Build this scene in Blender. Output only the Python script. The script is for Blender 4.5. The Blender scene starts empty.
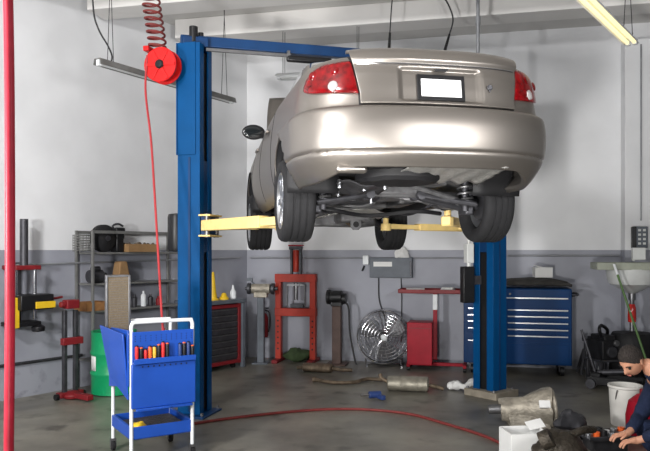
import bpy, bmesh, math, random
from mathutils import Vector, Matrix, Euler, noise
random.seed(7)
PI = math.pi
sc = bpy.context.scene
COL = sc.collection
V = Vector

# ------------------------------------------------------------------ camera frame helpers
F, HZ, CX, EYE = 700.0, 250.0, 325.0, 1.7
def fl(px, py):                       # floor point seen at a pixel of the 650x451 frame
    y = F * EYE / (py - HZ)
    return V(((px - CX) / F * y, y, 0))
def at(px, py, y):
    return V(((px - CX) / F * y, y, EYE - (py - HZ) / F * y))

# the two walls of the shop
C0 = V((-1.239, 11.12, 0))
UB = V((.974, -.226, 0)).normalized()      # along the back wall, to the right
NB = V((-UB.y * -1, 0, 0)); NB = V((UB.y, -UB.x, 0))   # out of the back wall into the room
VL = V((-.74, -1, 0)).normalized()        # along the left wall, towards the camera
NL = V((-VL.y, VL.x, 0))                   # out of the left wall into the room
RB = math.atan2(UB.y, UB.x)
RL = math.atan2(-VL.y, -VL.x)
def _solve(base, d, px):
    k = (px - CX) / F
    return (k * base.y - base.x) / (d.x - k * d.y)
def onB(px, off, z=0):
    b = C0 + NB * off
    return b + UB * _solve(b, UB, px) + V((0, 0, z))
def onL(px, off, z=0):
    b = C0 + NL * off
    return b + VL * _solve(b, VL, px) + V((0, 0, z))

# ------------------------------------------------------------------ materials
def lin(c):
    r = []
    for v in c[:3]:
        v = v / 255
        r.append(v / 12.92 if v <= .04045 else ((v + .055) / 1.055) ** 2.4)
    return (*r, 1)
def mat(name, rgb, rough=.5, metal=0, var=.12, scale=8, bump=0, coat=0, spec=.35, bscale=None, trans=0, emit=0):
    m = bpy.data.materials.new(name); m.use_nodes = True
    nt = m.node_tree; N = nt.nodes; L = nt.links
    b = N['Principled BSDF']
    c = lin(rgb)
    tc = N.new('ShaderNodeTexCoord')
    nz = N.new('ShaderNodeTexNoise'); nz.inputs['Scale'].default_value = scale; nz.inputs['Detail'].default_value = 5
    L.new(tc.outputs['Object'], nz.inputs['Vector'])
    rp = N.new('ShaderNodeValToRGB')
    rp.color_ramp.elements[0].position = .3; rp.color_ramp.elements[1].position = .7
    rp.color_ramp.elements[0].color = (c[0] * (1 - var), c[1] * (1 - var), c[2] * (1 - var), 1)
    rp.color_ramp.elements[1].color = (min(1, c[0] * (1 + var)), min(1, c[1] * (1 + var)), min(1, c[2] * (1 + var)), 1)
    L.new(nz.outputs['Fac'], rp.inputs['Fac']); L.new(rp.outputs['Color'], b.inputs['Base Color'])
    b.inputs['Roughness'].default_value = rough; b.inputs['Metallic'].default_value = metal
    b.inputs['Coat Weight'].default_value = coat; b.inputs['Coat Roughness'].default_value = .08
    b.inputs['Specular IOR Level'].default_value = spec
    b.inputs['Transmission Weight'].default_value = trans
    if emit:
        L.new(rp.outputs['Color'], b.inputs['Emission Color']); b.inputs['Emission Strength'].default_value = emit
    if bump:
        n2 = N.new('ShaderNodeTexNoise'); n2.inputs['Scale'].default_value = bscale or scale * 3; n2.inputs['Detail'].default_value = 6
        L.new(tc.outputs['Object'], n2.inputs['Vector'])
        bp = N.new('ShaderNodeBump'); bp.inputs['Strength'].default_value = bump; bp.inputs['Distance'].default_value = .02
        L.new(n2.outputs['Fac'], bp.inputs['Height']); L.new(bp.outputs['Normal'], b.inputs['Normal'])
    return m

M = {}
def mk(k, *a, **kw): M[k] = mat(k, *a, **kw)
mk('car_paint', (148, 142, 136), rough=.4, metal=.88, var=.02, scale=3, coat=.12)
mk('car_dark', (26, 26, 28), rough=.6, var=.3)
mk('rubber', (28, 28, 30), rough=.8, var=.15, scale=20, bump=.1)
mk('black_plastic', (24, 24, 26), rough=.4, var=.2)
mk('alloy', (176, 178, 182), rough=.3, metal=.9, var=.05)
mk('chrome', (205, 205, 208), rough=.15, metal=1, var=.04)
mk('steel', (120, 120, 122), rough=.4, metal=.8, var=.15, scale=14)
mk('dark_steel', (74, 74, 78), rough=.45, metal=.6, var=.25, scale=14)
mk('under_metal', (104, 104, 106), rough=.45, metal=.4, var=.45, scale=9, bump=.3)
mk('tank_grey', (64, 64, 67), rough=.4, metal=.2, var=.35, scale=9, bump=.3)
mk('heat_shield', (205, 204, 200), rough=.35, metal=.7, var=.15, scale=20, bump=.5)
mk('rusty_metal', (112, 98, 82), rough=.55, metal=.5, var=.35, scale=16, bump=.5)
mk('glass_dark', (22, 26, 28), rough=.06, var=.05, coat=1)
mk('lamp_red', (104, 3, 8), rough=.18, var=.55, scale=24, coat=.25)
mk('lamp_clear', (170, 165, 165), rough=.15, metal=.2, var=.1, coat=.5)
mk('plate_white', (238, 238, 240), rough=.4, var=.02)
mk('lift_blue', (0, 70, 122), rough=.42, var=.08, scale=5, spec=.15)
mk('lift_blue_deep', (8, 52, 96), rough=.4, var=.15, scale=5)
mk('lift_yellow', (238, 208, 136), rough=.5, var=.08, scale=12)
mk('cart_blue', (30, 76, 168), rough=.36, var=.08, scale=5, coat=.15)
mk('chest_blue', (0, 50, 98), rough=.4, var=.08, scale=4, spec=.15)
mk('white_paint', (225, 228, 230), rough=.35, var=.05)
mk('red_paint', (150, 16, 36), rough=.45, var=.1, spec=.2)
mk('dull_red', (122, 28, 34), rough=.5, var=.15)
mk('press_red', (166, 48, 32), rough=.5, var=.15)
mk('reel_red', (200, 22, 22), rough=.38, var=.15, scale=20)
mk('hose_red', (186, 40, 60), rough=.45, var=.12, scale=20)
mk('hose_dark_red', (112, 44, 42), rough=.55, var=.15, scale=20)
mk('green_paint', (18, 146, 92), rough=.4, var=.08, coat=.1)
mk('label_white', (226, 226, 224), rough=.6, var=.04)
mk('yellow', (226, 186, 40), rough=.45, var=.1)
mk('bench_grey', (92, 98, 106), rough=.5, var=.15)
mk('rack_grey', (128, 128, 126), rough=.5, metal=.4, var=.2)
mk('cardboard', (150, 118, 82), rough=.8, var=.15)
mk('wood', (140, 98, 60), rough=.7, var=.25, scale=14)
mk('brown_steel', (88, 70, 64), rough=.55, var=.2)
mk('radiator', (126, 112, 92), rough=.5, metal=.3, var=.15, scale=60, bump=.4, bscale=160)
mk('cloth_dark', (58, 56, 54), rough=.9, var=.2, bump=.5, scale=10)
mk('cloth_white', (222, 222, 220), rough=.9, var=.06, bump=.4, scale=12)
mk('cast_alu', (158, 151, 138), rough=.5, metal=.45, var=.3, scale=12, bump=.5)
mk('oily_metal', (68, 62, 54), rough=.42, metal=.45, var=.4, scale=14, bump=.7)
mk('muffler', (146, 141, 128), rough=.5, metal=.5, var=.25, scale=12, bump=.3)
mk('concrete_pad', (142, 134, 120), rough=.9, var=.15, bump=.4, scale=12)
mk('sink_white', (206, 208, 206), rough=.3, var=.06)
mk('pan_green', (156, 160, 146), rough=.5, var=.12)
mk('bucket_white', (216, 214, 208), rough=.45, var=.06)
mk('red_liquid', (190, 44, 40), rough=.15, var=.1, coat=.5)
mk('navy_cloth', (30, 40, 66), rough=.9, var=.15, scale=12, bump=.5)
mk('skin', (206, 150, 122), rough=.5, var=.06, scale=6)
mk('hair', (52, 46, 43), rough=.7, var=.35, scale=60, bump=.8, bscale=120)
mk('eye', (30, 26, 24), rough=.2, var=.05)
mk('lips', (168, 100, 88), rough=.5, var=.05)
mk('plant_green', (62, 78, 50), rough=.8, var=.3)
mk('broom_green', (86, 118, 66), rough=.5, var=.1)
mk('tube_lit', (255, 238, 186), rough=.4, var=.02, emit=.9)
mk('line_red', (168, 52, 56), rough=.5, var=.1, scale=20)
mk('fan_grey', (104, 104, 106), rough=.45, metal=.4, var=.15)
mk('tube_off', (222, 224, 224), rough=.3, var=.03)
mk('cable', (48, 48, 50), rough=.6, var=.1)
mk('conduit', (150, 152, 156), rough=.45, metal=.3, var=.1)
mk('handle_orange', (222, 96, 40), rough=.4, var=.1)
mk('handle_black', (30, 30, 34), rough=.4, var=.1)
mk('handle_red', (196, 44, 44), rough=.4, var=.1)
mk('handle_yellow', (216, 170, 60), rough=.4, var=.1)
mk('handle_blue', (40, 60, 110), rough=.4, var=.1)

def wall_material():
    m = bpy.data.materials.new('painted_block_wall'); m.use_nodes = True
    nt = m.node_tree; N = nt.nodes; L = nt.links; b = N['Principled BSDF']
    g = N.new('ShaderNodeNewGeometry'); sp = N.new('ShaderNodeSeparateXYZ'); L.new(g.outputs['Position'], sp.inputs[0])
    gt = N.new('ShaderNodeMath'); gt.operation = 'GREATER_THAN'; gt.inputs[1].default_value = 1.7; L.new(sp.outputs['Z'], gt.inputs[0])
    nz = N.new('ShaderNodeTexNoise'); nz.inputs['Scale'].default_value = 1.6; nz.inputs['Detail'].default_value = 6
    L.new(g.outputs['Position'], nz.inputs['Vector'])
    def ramp(a, c):
        r = N.new('ShaderNodeValToRGB'); r.color_ramp.elements[0].position = .35; r.color_ramp.elements[1].position = .65
        r.color_ramp.elements[0].color = lin(a); r.color_ramp.elements[1].color = lin(c); L.new(nz.outputs['Fac'], r.inputs['Fac']); return r
    up = ramp((221, 222, 224), (230, 231, 233)); lo = ramp((146, 148, 158), (160, 162, 172))
    # scuffs near the floor
    n3 = N.new('ShaderNodeTexNoise'); n3.inputs['Scale'].default_value = 5; n3.inputs['Detail'].default_value = 8
    L.new(g.outputs['Position'], n3.inputs['Vector'])
    mr = N.new('ShaderNodeMapRange'); mr.inputs[1].default_value = .55; mr.inputs[2].default_value = .75; L.new(n3.outputs['Fac'], mr.inputs[0])
    zz = N.new('ShaderNodeMapRange'); zz.inputs[1].default_value = .7; zz.inputs[2].default_value = .05; zz.inputs[4].default_value = .7
    L.new(sp.outputs['Z'], zz.inputs[0])
    mu = N.new('ShaderNodeMath'); mu.operation = 'MULTIPLY'; L.new(mr.outputs[0], mu.inputs[0]); L.new(zz.outputs[0], mu.inputs[1])
    sm = N.new('ShaderNodeMix'); sm.data_type = 'RGBA'; L.new(mu.outputs[0], sm.inputs[0]); L.new(lo.outputs[0], sm.inputs[6]); sm.inputs[7].default_value = lin((70, 68, 68))
    mx = N.new('ShaderNodeMix'); mx.data_type = 'RGBA'; L.new(gt.outputs[0], mx.inputs[0]); L.new(sm.outputs[2], mx.inputs[6]); L.new(up.outputs[0], mx.inputs[7])
    L.new(mx.outputs[2], b.inputs['Base Color']); b.inputs['Roughness'].default_value = .55
    # plaster grain and wide courses
    w = N.new('ShaderNodeMath'); w.operation = 'PINGPONG'; w.inputs[1].default_value = .3; L.new(sp.outputs['Z'], w.inputs[0])
    ww = N.new('ShaderNodeMath'); ww.operation = 'GREATER_THAN'; ww.inputs[1].default_value = .006; L.new(w.outputs[0], ww.inputs[0])
    n2 = N.new('ShaderNodeTexNoise'); n2.inputs['Scale'].default_value = 40; L.new(g.outputs['Position'], n2.inputs['Vector'])
    ad = N.new('ShaderNodeMath'); ad.operation = 'MULTIPLY_ADD'; ad.inputs[1].default_value = .35; L.new(n2.outputs['Fac'], ad.inputs[0]); L.new(ww.outputs[0], ad.inputs[2])
    bp = N.new('ShaderNodeBump'); bp.inputs['Strength'].default_value = .12; bp.inputs['Distance'].default_value = .01
    L.new(ad.outputs[0], bp.inputs['Height']); L.new(bp.outputs['Normal'], b.inputs['Normal'])
    return m
def floor_material():
    m = bpy.data.materials.new('sealed_concrete_floor'); m.use_nodes = True
    nt = m.node_tree; N = nt.nodes; L = nt.links; b = N['Principled BSDF']
    g = N.new('ShaderNodeNewGeometry')
    n1 = N.new('ShaderNodeTexNoise'); n1.inputs['Scale'].default_value = .9; n1.inputs['Detail'].default_value = 9; n1.inputs['Roughness'].default_value = .62
    L.new(g.outputs['Position'], n1.inputs['Vector'])
    r = N.new('ShaderNodeValToRGB'); e = r.color_ramp.elements
    e[0].position = .3; e[0].color = lin((80, 77, 71)); e[1].position = .72; e[1].color = lin((138, 134, 122))
    L.new(n1.outputs['Fac'], r.inputs['Fac'])
    n2 = N.new('ShaderNodeTexNoise'); n2.inputs['Scale'].default_value = 2.6; n2.inputs['Detail'].default_value = 7
    L.new(g.outputs['Position'], n2.inputs['Vector'])
    st = N.new('ShaderNodeMapRange'); st.inputs[1].default_value = .58; st.inputs[2].default_value = .7; st.inputs[4].default_value = .65
    L.new(n2.outputs['Fac'], st.inputs[0])
    mx = N.new('ShaderNodeMix'); mx.data_type = 'RGBA'; L.new(st.outputs[0], mx.inputs[0]); L.new(r.outputs[0], mx.inputs[6]); mx.inputs[7].default_value = lin((46, 43, 41))
    L.new(mx.outputs[2], b.inputs['Base Color'])
    rr = N.new('ShaderNodeMapRange'); rr.inputs[3].default_value = .2; rr.inputs[4].default_value = .5; L.new(n2.outputs['Fac'], rr.inputs[0])
    L.new(rr.outputs[0], b.inputs['Roughness'])
    bp = N.new('ShaderNodeBump'); bp.inputs['Strength'].default_value = .05; bp.inputs['Distance'].default_value = .02
    L.new(n1.outputs['Fac'], bp.inputs['Height']); L.new(bp.outputs['Normal'], b.inputs['Normal'])
    return m
M['wall'] = wall_material(); M['floor'] = floor_material()
mk('ceiling_paint', (208, 206, 203), rough=.8, var=.04, scale=2)
mk('beam_paint', (224, 222, 219), rough=.7, var=.03, scale=2)

# ------------------------------------------------------------------ mesh builder
def spline(pts, n=8):
    pts = [V(p) for p in pts]
    if len(pts) < 3: return pts
    out = []
    P = [pts[0] * 2 - pts[1]] + pts + [pts[-1] * 2 - pts[-2]]
    for i in range(1, len(P) - 2):
        a, b, c, d = P[i - 1], P[i], P[i + 1], P[i + 2]
        for k in range(n):
            t = k / n
            out.append(.5 * ((2 * b) + (c - a) * t + (2 * a - 5 * b + 4 * c - d) * t * t + (3 * b - a - 3 * c + d) * t ** 3))
    out.append(pts[-1]); return out

class MB:
    def __init__(s): s.bm = bmesh.new()
    def faces_from(s, rings, closed_u=True, closed_v=False, caps=False):
        n = len(rings[0]); m = len(rings)
        vs = [[s.bm.verts.new(p) for p in r] for r in rings]
        for i in range(m if closed_v else m - 1):
            a, b = vs[i], vs[(i + 1) % m]
            for j in range(n if closed_u else n - 1):
                k = (j + 1) % n
                try: s.bm.faces.new((a[j], a[k], b[k], b[j]))
                except ValueError: pass
        if caps:
            s.bm.faces.new(list(reversed(vs[0]))); s.bm.faces.new(vs[-1])
        return s
    def box(s, c, d, rot=(0, 0, 0), top=(1, 1)):
        c = V(c); R = Euler(rot).to_matrix(); x, y, z = d[0] / 2, d[1] / 2, d[2] / 2
        lo = [V((-x, -y, -z)), V((x, -y, -z)), V((x, y, -z)), V((-x, y, -z))]
        hi = [V((p.x * top[0], p.y * top[1], z)) for p in lo]
        return s.faces_from([[c + R @ p for p in lo], [c + R @ p for p in hi]], caps=True)
    def cyl(s, p0, p1, r0, r1=None, n=20, caps=True):
        p0, p1 = V(p0), V(p1); r1 = r0 if r1 is None else r1
        q = (p1 - p0).to_track_quat('Z', 'Y')
        ring = lambda p, r: [p + q @ V((r * math.cos(2 * PI * k / n), r * math.sin(2 * PI * k / n), 0)) for k in range(n)]
        return s.faces_from([ring(p0, r0), ring(p1, r1)], caps=caps)
    def tube(s, pts, r, n=8, closed=False):
        pts = [V(p) for p in pts]; m = len(pts); rings = []
        t0 = (pts[1] - pts[0]).normalized(); up = t0.orthogonal().normalized()
        for i, p in enumerate(pts):
            if closed: t = (pts[(i + 1) % m] - pts[i - 1]).normalized()
            else: t = (pts[min(i + 1, m - 1)] - pts[max(i - 1, 0)]).normalized()
            up = (up - t * up.dot(t)).normalized(); b = t.cross(up)
            rr = r(i / max(1, m - 1)) if callable(r) else r
            rings.append([p + up * (rr * math.cos(2 * PI * k / n)) + b * (rr * math.sin(2 * PI * k / n)) for k in range(n)])
        return s.faces_from(rings, closed_v=closed, caps=not closed)
    def ring(s, c, axis, R, r, n=32, k=8):
        q = V(axis).to_track_quat('Z', 'Y'); c = V(c)
        return s.tube([c + q @ V((R * math.cos(2 * PI * i / n), R * math.sin(2 * PI * i / n), 0)) for i in range(n)], r, k, True)
    def lathe(s, prof, n=32, c=(0, 0, 0), axis=(0, 0, 1), closed=False, caps=True):
        q = V(axis).to_track_quat('Z', 'Y'); c = V(c)
        rings = [[c + q @ V((r * math.cos(2 * PI * k / n), r * math.sin(2 * PI * k / n), z)) for k in range(n)] for r, z in prof]
        return s.faces_from(rings, closed_v=closed, caps=caps and not closed)
    def ball(s, c, r, nu=20, nv=12, rot=(0, 0, 0), fn=None):
        c = V(c); R = Euler(rot).to_matrix(); r = (r, r, r) if not hasattr(r, '__len__') else r
        rings = []
        for i in range(nv + 1):
            th = PI * (i + .02) / (nv + .04)
            rings.append([])
            for j in range(nu):
                ph = 2 * PI * j / nu
                p = V((math.sin(th) * math.cos(ph) * r[0], math.sin(th) * math.sin(ph) * r[1], -math.cos(th) * r[2]))
                if fn: p = fn(p)
                rings[-1].append(c + R @ p)
        return s.faces_from(rings, caps=True)
    def prism(s, poly, h, mtx=Matrix.Identity(4)):
        a = [mtx @ V((x, y, -h / 2)) for x, y in poly]; b = [mtx @ V((x, y, h / 2)) for x, y in poly]
        return s.faces_from([a, b], caps=True)
    def grid(s, fn, nu, nv, closed_u=False):
        return s.faces_from([[V(fn(i / nu, j / nv)) for i in range(nu + (0 if closed_u else 1))] for j in range(nv + 1)], closed_u=closed_u)
    def jitter(s, amp, sc_=6, seed=0):
        for v in s.bm.verts:
            v.co += noise.noise_vector(v.co * sc_ + V((seed, seed * 2, 0))) * amp
        return s
    def build(s, name, m, parent=None, bevel=0, ang=35, solid=0, sub=0, recalc=True, flat=False):
        bm = s.bm
        if recalc: bmesh.ops.recalc_face_normals(bm, faces=bm.faces)
        me = bpy.data.meshes.new(name); bm.to_mesh(me); bm.free()
        if not flat:
            me.polygons.foreach_set('use_smooth', [True] * len(me.polygons)); me.set_sharp_from_angle(angle=math.radians(ang))
        me.materials.append(M[m] if isinstance(m, str) else m)
        o = bpy.data.objects.new(name, me); COL.objects.link(o)
        if parent: o.parent = parent
        if solid:
            d = o.modifiers.new('Solidify', 'SOLIDIFY'); d.thickness = solid; d.offset = -1
        if bevel:
            d = o.modifiers.new('Bevel', 'BEVEL'); d.width = bevel; d.segments = 2; d.limit_method = 'ANGLE'; d.angle_limit = math.radians(40)
        if sub:
            d = o.modifiers.new('Subdivision', 'SUBSURF'); d.levels = sub; d.render_levels = sub
        return o
def tag(o, label, cat, group=None, kind=None):
    o['label'] = label; o['category'] = cat
    if group: o['group'] = group
    if kind: o['kind'] = kind
    return o
def thing(name, label, cat, loc, rz=0, group=None):
    o = bpy.data.objects.new(name, None); o.empty_display_size = .1; COL.objects.link(o)
    o.location = loc; o.rotation_euler = (0, 0, rz)
    return tag(o, label, cat, group)
def place(o, loc, rz=0):
    o.location = loc; o.rotation_euler = (0, 0, rz); return o
def copy_tree(o, parent=None):
    c = o.copy(); COL.objects.link(c); c.parent = parent
    for ch in list(o.children): copy_tree(ch, c)
    return c
def struct(o): o['kind'] = 'structure'; return o

# ------------------------------------------------------------------ the room
CEIL = 4.88
pr = C0 + UB * 9.5; pl = C0 + VL * 16.5
mb = MB(); mb.box((0, 4.5, -.06), (24, 17, .12)); struct(mb.build('floor', 'floor'))
def wall(name, a, b, n):
    d = (b - a); L_ = d.length; c = (a + b) / 2 - n * .1
    mb = MB(); mb.box((0, 0, CEIL / 2 + .1), (L_ + .4, .2, CEIL + .2)); o = mb.build(name, 'wall')
    place(o, c, math.atan2(d.y, d.x)); return struct(o)
wall('wall_back', C0, pr, NB); wall('wall_left', pl, C0, NL)
mb = MB(); mb.box((0, 5.5, CEIL + .06), (24, 15, .12)); struct(mb.build('ceiling', 'ceiling_paint'))
# roof beams run along the back wall
for i, off in enumerate((1.42, 2.72, 4.0)):
    a = C0 + NB * off; k = -_solve(a, VL, 0) if False else 0
    # start on the left wall
    st = a + UB * (-(off) * .42)
    L_ = 10.5
    c = st + UB * (L_ / 2 + .12)
    mb = MB(); mb.box((0, 0, CEIL - .13), (L_, .4, .26)); o = mb.build('trim_%d' % (i + 1), 'beam_paint', bevel=.01)
    place(o, (c.x, c.y, 0), RB); struct(o)
# pilaster at the right of the back wall
p = onB(621, 0); mb = MB(); mb.box((.75, -.14, 2.29), (1.5, .28, 4.58)); o = mb.build('trim_4', 'wall', bevel=.008); place(o, p, RB); struct(o)
# conduit on the walls
def conduit(n, pts, r, m='conduit'):
    mb = MB(); mb.tube(pts, r, 8); struct(mb.build('trim_%d' % n, m))
conduit(5, [onB(250, .03, 1.58), onB(474, .03, 1.58)], .014)
conduit(6, [onB(508, .03, 1.62), onB(619, .03, 1.62)], .014)
conduit(7, [onL(-60, .03, .4), onL(82, .03, .4)], .018, 'dark_steel')
conduit(8, [onL(16, .03, 1.53), onL(240, .03, 1.58)], .012)
p = onB(641, .3); conduit(9, [p + V((0, 0, 2.1)), p + V((0, 0, 4.5))], .012)

# ------------------------------------------------------------------ two-post lift
P1 = V((-1.356, 7.3, 0)); P2 = V((1.93, 8.2, 0))
LD = (P2 - P1); LL = LD.length; LR = math.atan2(LD.y, LD.x)
lift = thing('two_post_lift', 'tall blue two-post vehicle lift with yellow swing arms holding the car up', 'car lift', (P1 + P2) / 2, LR)
ARM_Z = 1.95
to_lift = Matrix.Translation((P1 + P2) / 2) @ Matrix.Rotation(LR, 4, 'Z')
inv_lift = to_lift.inverted()
CAR_LOC = V((.518, 5.38, 1.88)); CAR_R = math.atan(.197)
car_m = Matrix.Translation(CAR_LOC) @ Matrix.Rotation(CAR_R, 4, 'Z')
for sd in (-1, 1):
    cx = sd * LL / 2; a = -sd * math.radians(24)       # columns turned towards the tail of the car
    face = V((-sd, 0, 0)); R = Matrix.Translation((cx, 0, 0)) @ Matrix.Rotation(a if sd < 0 else a, 4, 'Z')
    if sd < 0: R = Matrix.Translation((cx, 0, 0)) @ Matrix.Rotation(-math.radians(31), 4, 'Z')
    else: R = Matrix.Translation((cx, 0, 0)) @ Matrix.Rotation(math.radians(24), 4, 'Z')
    f = -sd                                            # local x of the opening
    w, d, t, lip = .125, .145, .012, .095
    prof = [(-w * f, -d), (w * f, -d), (w * f, -d + lip), ((w - t) * f, -d + lip), ((w - t) * f, -d + t), ((-w + t) * f, -d + t),
            ((-w + t) * f, d - t), ((w - t) * f, d - t), ((w - t) * f, d - lip), (w * f, d - lip), (w * f, d), (-w * f, d)]
    mb = MB(); mb.prism(prof, 3.8, R @ Matrix.Translation((0, 0, 1.92))); col = mb.build('column', 'lift_blue', lift, bevel=.004)
    mb = MB(); mb.box((0, -.02, .01 if sd < 0 else .04), (.42, .46, .02 if sd < 0 else .08)); bp = mb.build('base_plate', 'concrete_pad' if sd > 0 else 'lift_blue_deep', lift, bevel=.004); bp.matrix_local = R
    for bx in (-.19, .19):
        for by in (-.21, .21):
            mb = MB(); mb.cyl((bx * .9, by * .9, .02), (bx * .9, by * .9, .05 if sd < 0 else .1), .016, n=6); q = mb.build('anchor_bolt', 'steel', bp)
    # upper extension sleeve
    mb = MB()
    for yy in (-d - .006, d + .006): mb.box((-.02 * f, yy, 3.25), (.2, .012, 1.15))
    mb.box((-(w + .006) * f, 0, 3.25), (.012, 2 * d + .024, 1.15))
    ec = mb.build('extension_column', 'lift_blue', lift, bevel=.003); ec.matrix_local = R
    mb = MB(); mb.box((.01 * f, -d - .004, 1.35), (.022, .008, 2.6)); q = mb.build('hose_channel', 'lift_blue_deep', lift); q.matrix_local = R
    mb = MB(); mb.box(((w - .03) * f, 0, 1.9), (.01, .12, 3.7)); q = mb.build('slot_shade', 'black_plastic', lift); q.matrix_local = R  # dark plate stands in for the black, shadowed inside of the column
    # carriage sliding in the column
    mb = MB(); mb.box((f * .05, 0, 2.15), (.14, .17, .95)); mb.box((f * .155, 0, ARM_Z), (.09, .24, .2))
    cg = mb.build('carriage', 'lift_blue_deep', lift, bevel=.006); cg.matrix_local = R
    mb = MB(); mb.box((f * .175, 0, ARM_Z + .105), (.13, .3, .018)); mb.box((f * .175, 0, ARM_Z - .105), (.13, .3, .018))
    mb.build('arm_bracket', 'lift_yellow', cg, bevel=.004)
    mb = MB(); mb.cyl((0, 0, .03), (0, 0, 1.68), .028, n=16); q = mb.build('hydraulic_cylinder', 'dark_steel', lift); q.matrix_local = R @ Matrix.Translation((-f * .02, 0, 0))
    mb = MB(); mb.tube([(f * .07, -.06, .05), (f * .07, -.06, 3.7)], .006, 6); q = mb.build('equaliser_cable', 'steel', lift); q.matrix_local = R
    # swing arms: out to the pads under the sills
    pads = {-1: [(-.64, .5), (-.60, 2.05)], 1: [(.64, .5), (.52, 1.98)]}[sd]
    for (lx, ly) in pads:
        e = inv_lift @ (car_m @ V((lx, ly, 0))); e.z = ARM_Z
        for by in ((-.11,) if ly < 1 else (.11,)):
            s0 = R @ V((f * .19, by, ARM_Z))
        dv = e - s0; dv.z = 0; n_ = dv.normalized(); ln = dv.length
        ang = math.atan2(dv.y, dv.x)
        h = .11 if ly < 1 else .075
        mb = MB(); mid = s0 + n_ * (ln * .32); mb.box(mid, (ln * .68, .11, h), (0, 0, ang))
        arm = mb.build('swing_arm', 'lift_yellow', lift, bevel=.008)
        mb = MB(); mb.box(s0 + n_ * (ln * .78), (ln * .5, .08, h * .68), (0, 0, ang)); mb.build('arm_extension', 'lift_yellow', arm, bevel=.006)
        mb = MB(); mb.cyl(s0 + V((0, 0, -.12)), s0 + V((0, 0, .12)), .028, n=16); mb.build('hinge_pin', 'steel', arm)
        pz = 2.12 - .0
        mb = MB(); mb.cyl(e + V((0, 0, -.04)), e + V((0, 0, .09)), .03, n=16); mb.cyl(e + V((0, 0, -.045)), e + V((0, 0, .03)), .055, n=18); mb.build('pad_screw', 'lift_yellow', arm, bevel=.004)
        mb = MB(); mb.cyl((e.x, e.y, ARM_Z + .09), (e.x, e.y, pz), .06, n=20); mb.build('lift_pad', 'rubber', arm, bevel=.006)
bz = 3.87
mb = MB(); mb.box((0, 0, bz), (LL + .3, .1, .11)); mb.box((-LL / 2, 0, bz - .02), (.26, .2, .1)); mb.box((LL / 2, 0, bz - .02), (.26, .2, .1))
mb.build('overhead_beam', 'lift_blue_deep', lift, bevel=.008)
mb = MB(); mb.box((-.5, -.1, bz - .13), (.5, .06, .07)); o = mb.build('padded_shutoff_bar', 'black_plastic', lift, bevel=.02)
mb = MB(); mb.box((-1.15, -.1, bz - .1), (.9, .03, .03)); mb.box((-.73, -.1, bz - .1), (.03, .05, .1)); mb.build('shutoff_rod', 'steel', lift)
mb = MB(); mb.cyl((-LL / 2 - .02, -.06, bz - .03), (-LL / 2 - .02, -.06, bz + .14), .045, n=16); mb.cyl((-LL / 2 + .06, .0, bz + .03), (-LL / 2 + .06, 0, bz + .1), .03, n=12); mb.build('pulley_cap', 'black_plastic', lift, bevel=.006)
# power unit hung on the outside of the left column
mb = MB(); mb.lathe([(.02, 1.68), (.085, 1.69), (.095, 1.72), (.095, 2.05), (.085, 2.08), (.03, 2.09)], 20, (-LL / 2 - .175, .2, 0)); pu = mb.build('power_unit', 'black_plastic', lift)
mb = MB(); mb.box((-LL / 2 - .135, .12, 1.95), (.06, .1, .3)); mb.build('bracket', 'dark_steel', pu)
# control box and conduit on the right column
mb = MB(); mb.box((LL / 2 - .3, -.02, 1.3), (.14, .1, .42)); cb = mb.build('control_box', 'black_plastic', lift, bevel=.01)
mb = MB(); mb.box((LL / 2 - .28, -.02, 1.66), (.09, .09, .22)); mb.cyl((LL / 2 - .28, -.02, 1.5), (LL / 2 - .28, -.02, 1.6), .025); mb.cyl((LL / 2 - .28, -.02, 1.75), (LL / 2 - .28, -.02, 1.95), .02)
mb.build('switch', 'sink_white', cb, bevel=.008)
mb = MB(); mb.box((LL / 2 - .185, .0, 1.35), (.13, .05, .1)); mb.build('box_bracket', 'dark_steel', cb)

# ------------------------------------------------------------------ the car
car = thing('car', 'champagne silver four-door sedan raised on the lift with its bonnet open, seen from behind', 'car', CAR_LOC, CAR_R)
ZT = [(.18, .16, .70), (.26, .08, .785), (.36, .03, .825), (.46, .005, .845), (.58, 0, .852), (.66, .015, .85), (.72, .045, .845),
      (.84, .065, .83), (.95, .085, .81), (1.0, .10, .785), (1.035, .12, .75), (1.055, .17, .70), (1.066, .25, .63)]
def tab(T, z):
    if z <= T[0][0]: return T[0][1:]
    if z >= T[-1][0]: return T[-1][1:]
    for i in range(len(T) - 1):
        if z <= T[i + 1][0]:
            a, b = T[i], T[i + 1]; p = T[max(0, i - 1)]; n = T[min(len(T) - 1, i + 2)]
            t = (z - a[0]) / (b[0] - a[0]); r = []
            for k in range(1, len(a)):
                m0 = (b[k] - p[k]) / max(1e-6, b[0] - p[0]) * (b[0] - a[0]); m1 = (n[k] - a[k]) / max(1e-6, n[0] - a[0]) * (b[0] - a[0])
                r.append((2 * t ** 3 - 3 * t * t + 1) * a[k] + (t ** 3 - 2 * t * t + t) * m0 + (-2 * t ** 3 + 3 * t * t) * b[k] + (t ** 3 - t * t) * m1)
            return r
def clamp(x, a=0., b=1.): return max(a, min(b, x))
def smooth(a, b, x):
    t = clamp((x - a) / (b - a)); return t * t * (3 - 2 * t)
WX, REAR = 1.035, -1.10
PR, DR, DF = 2.8, .62, .55
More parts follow.
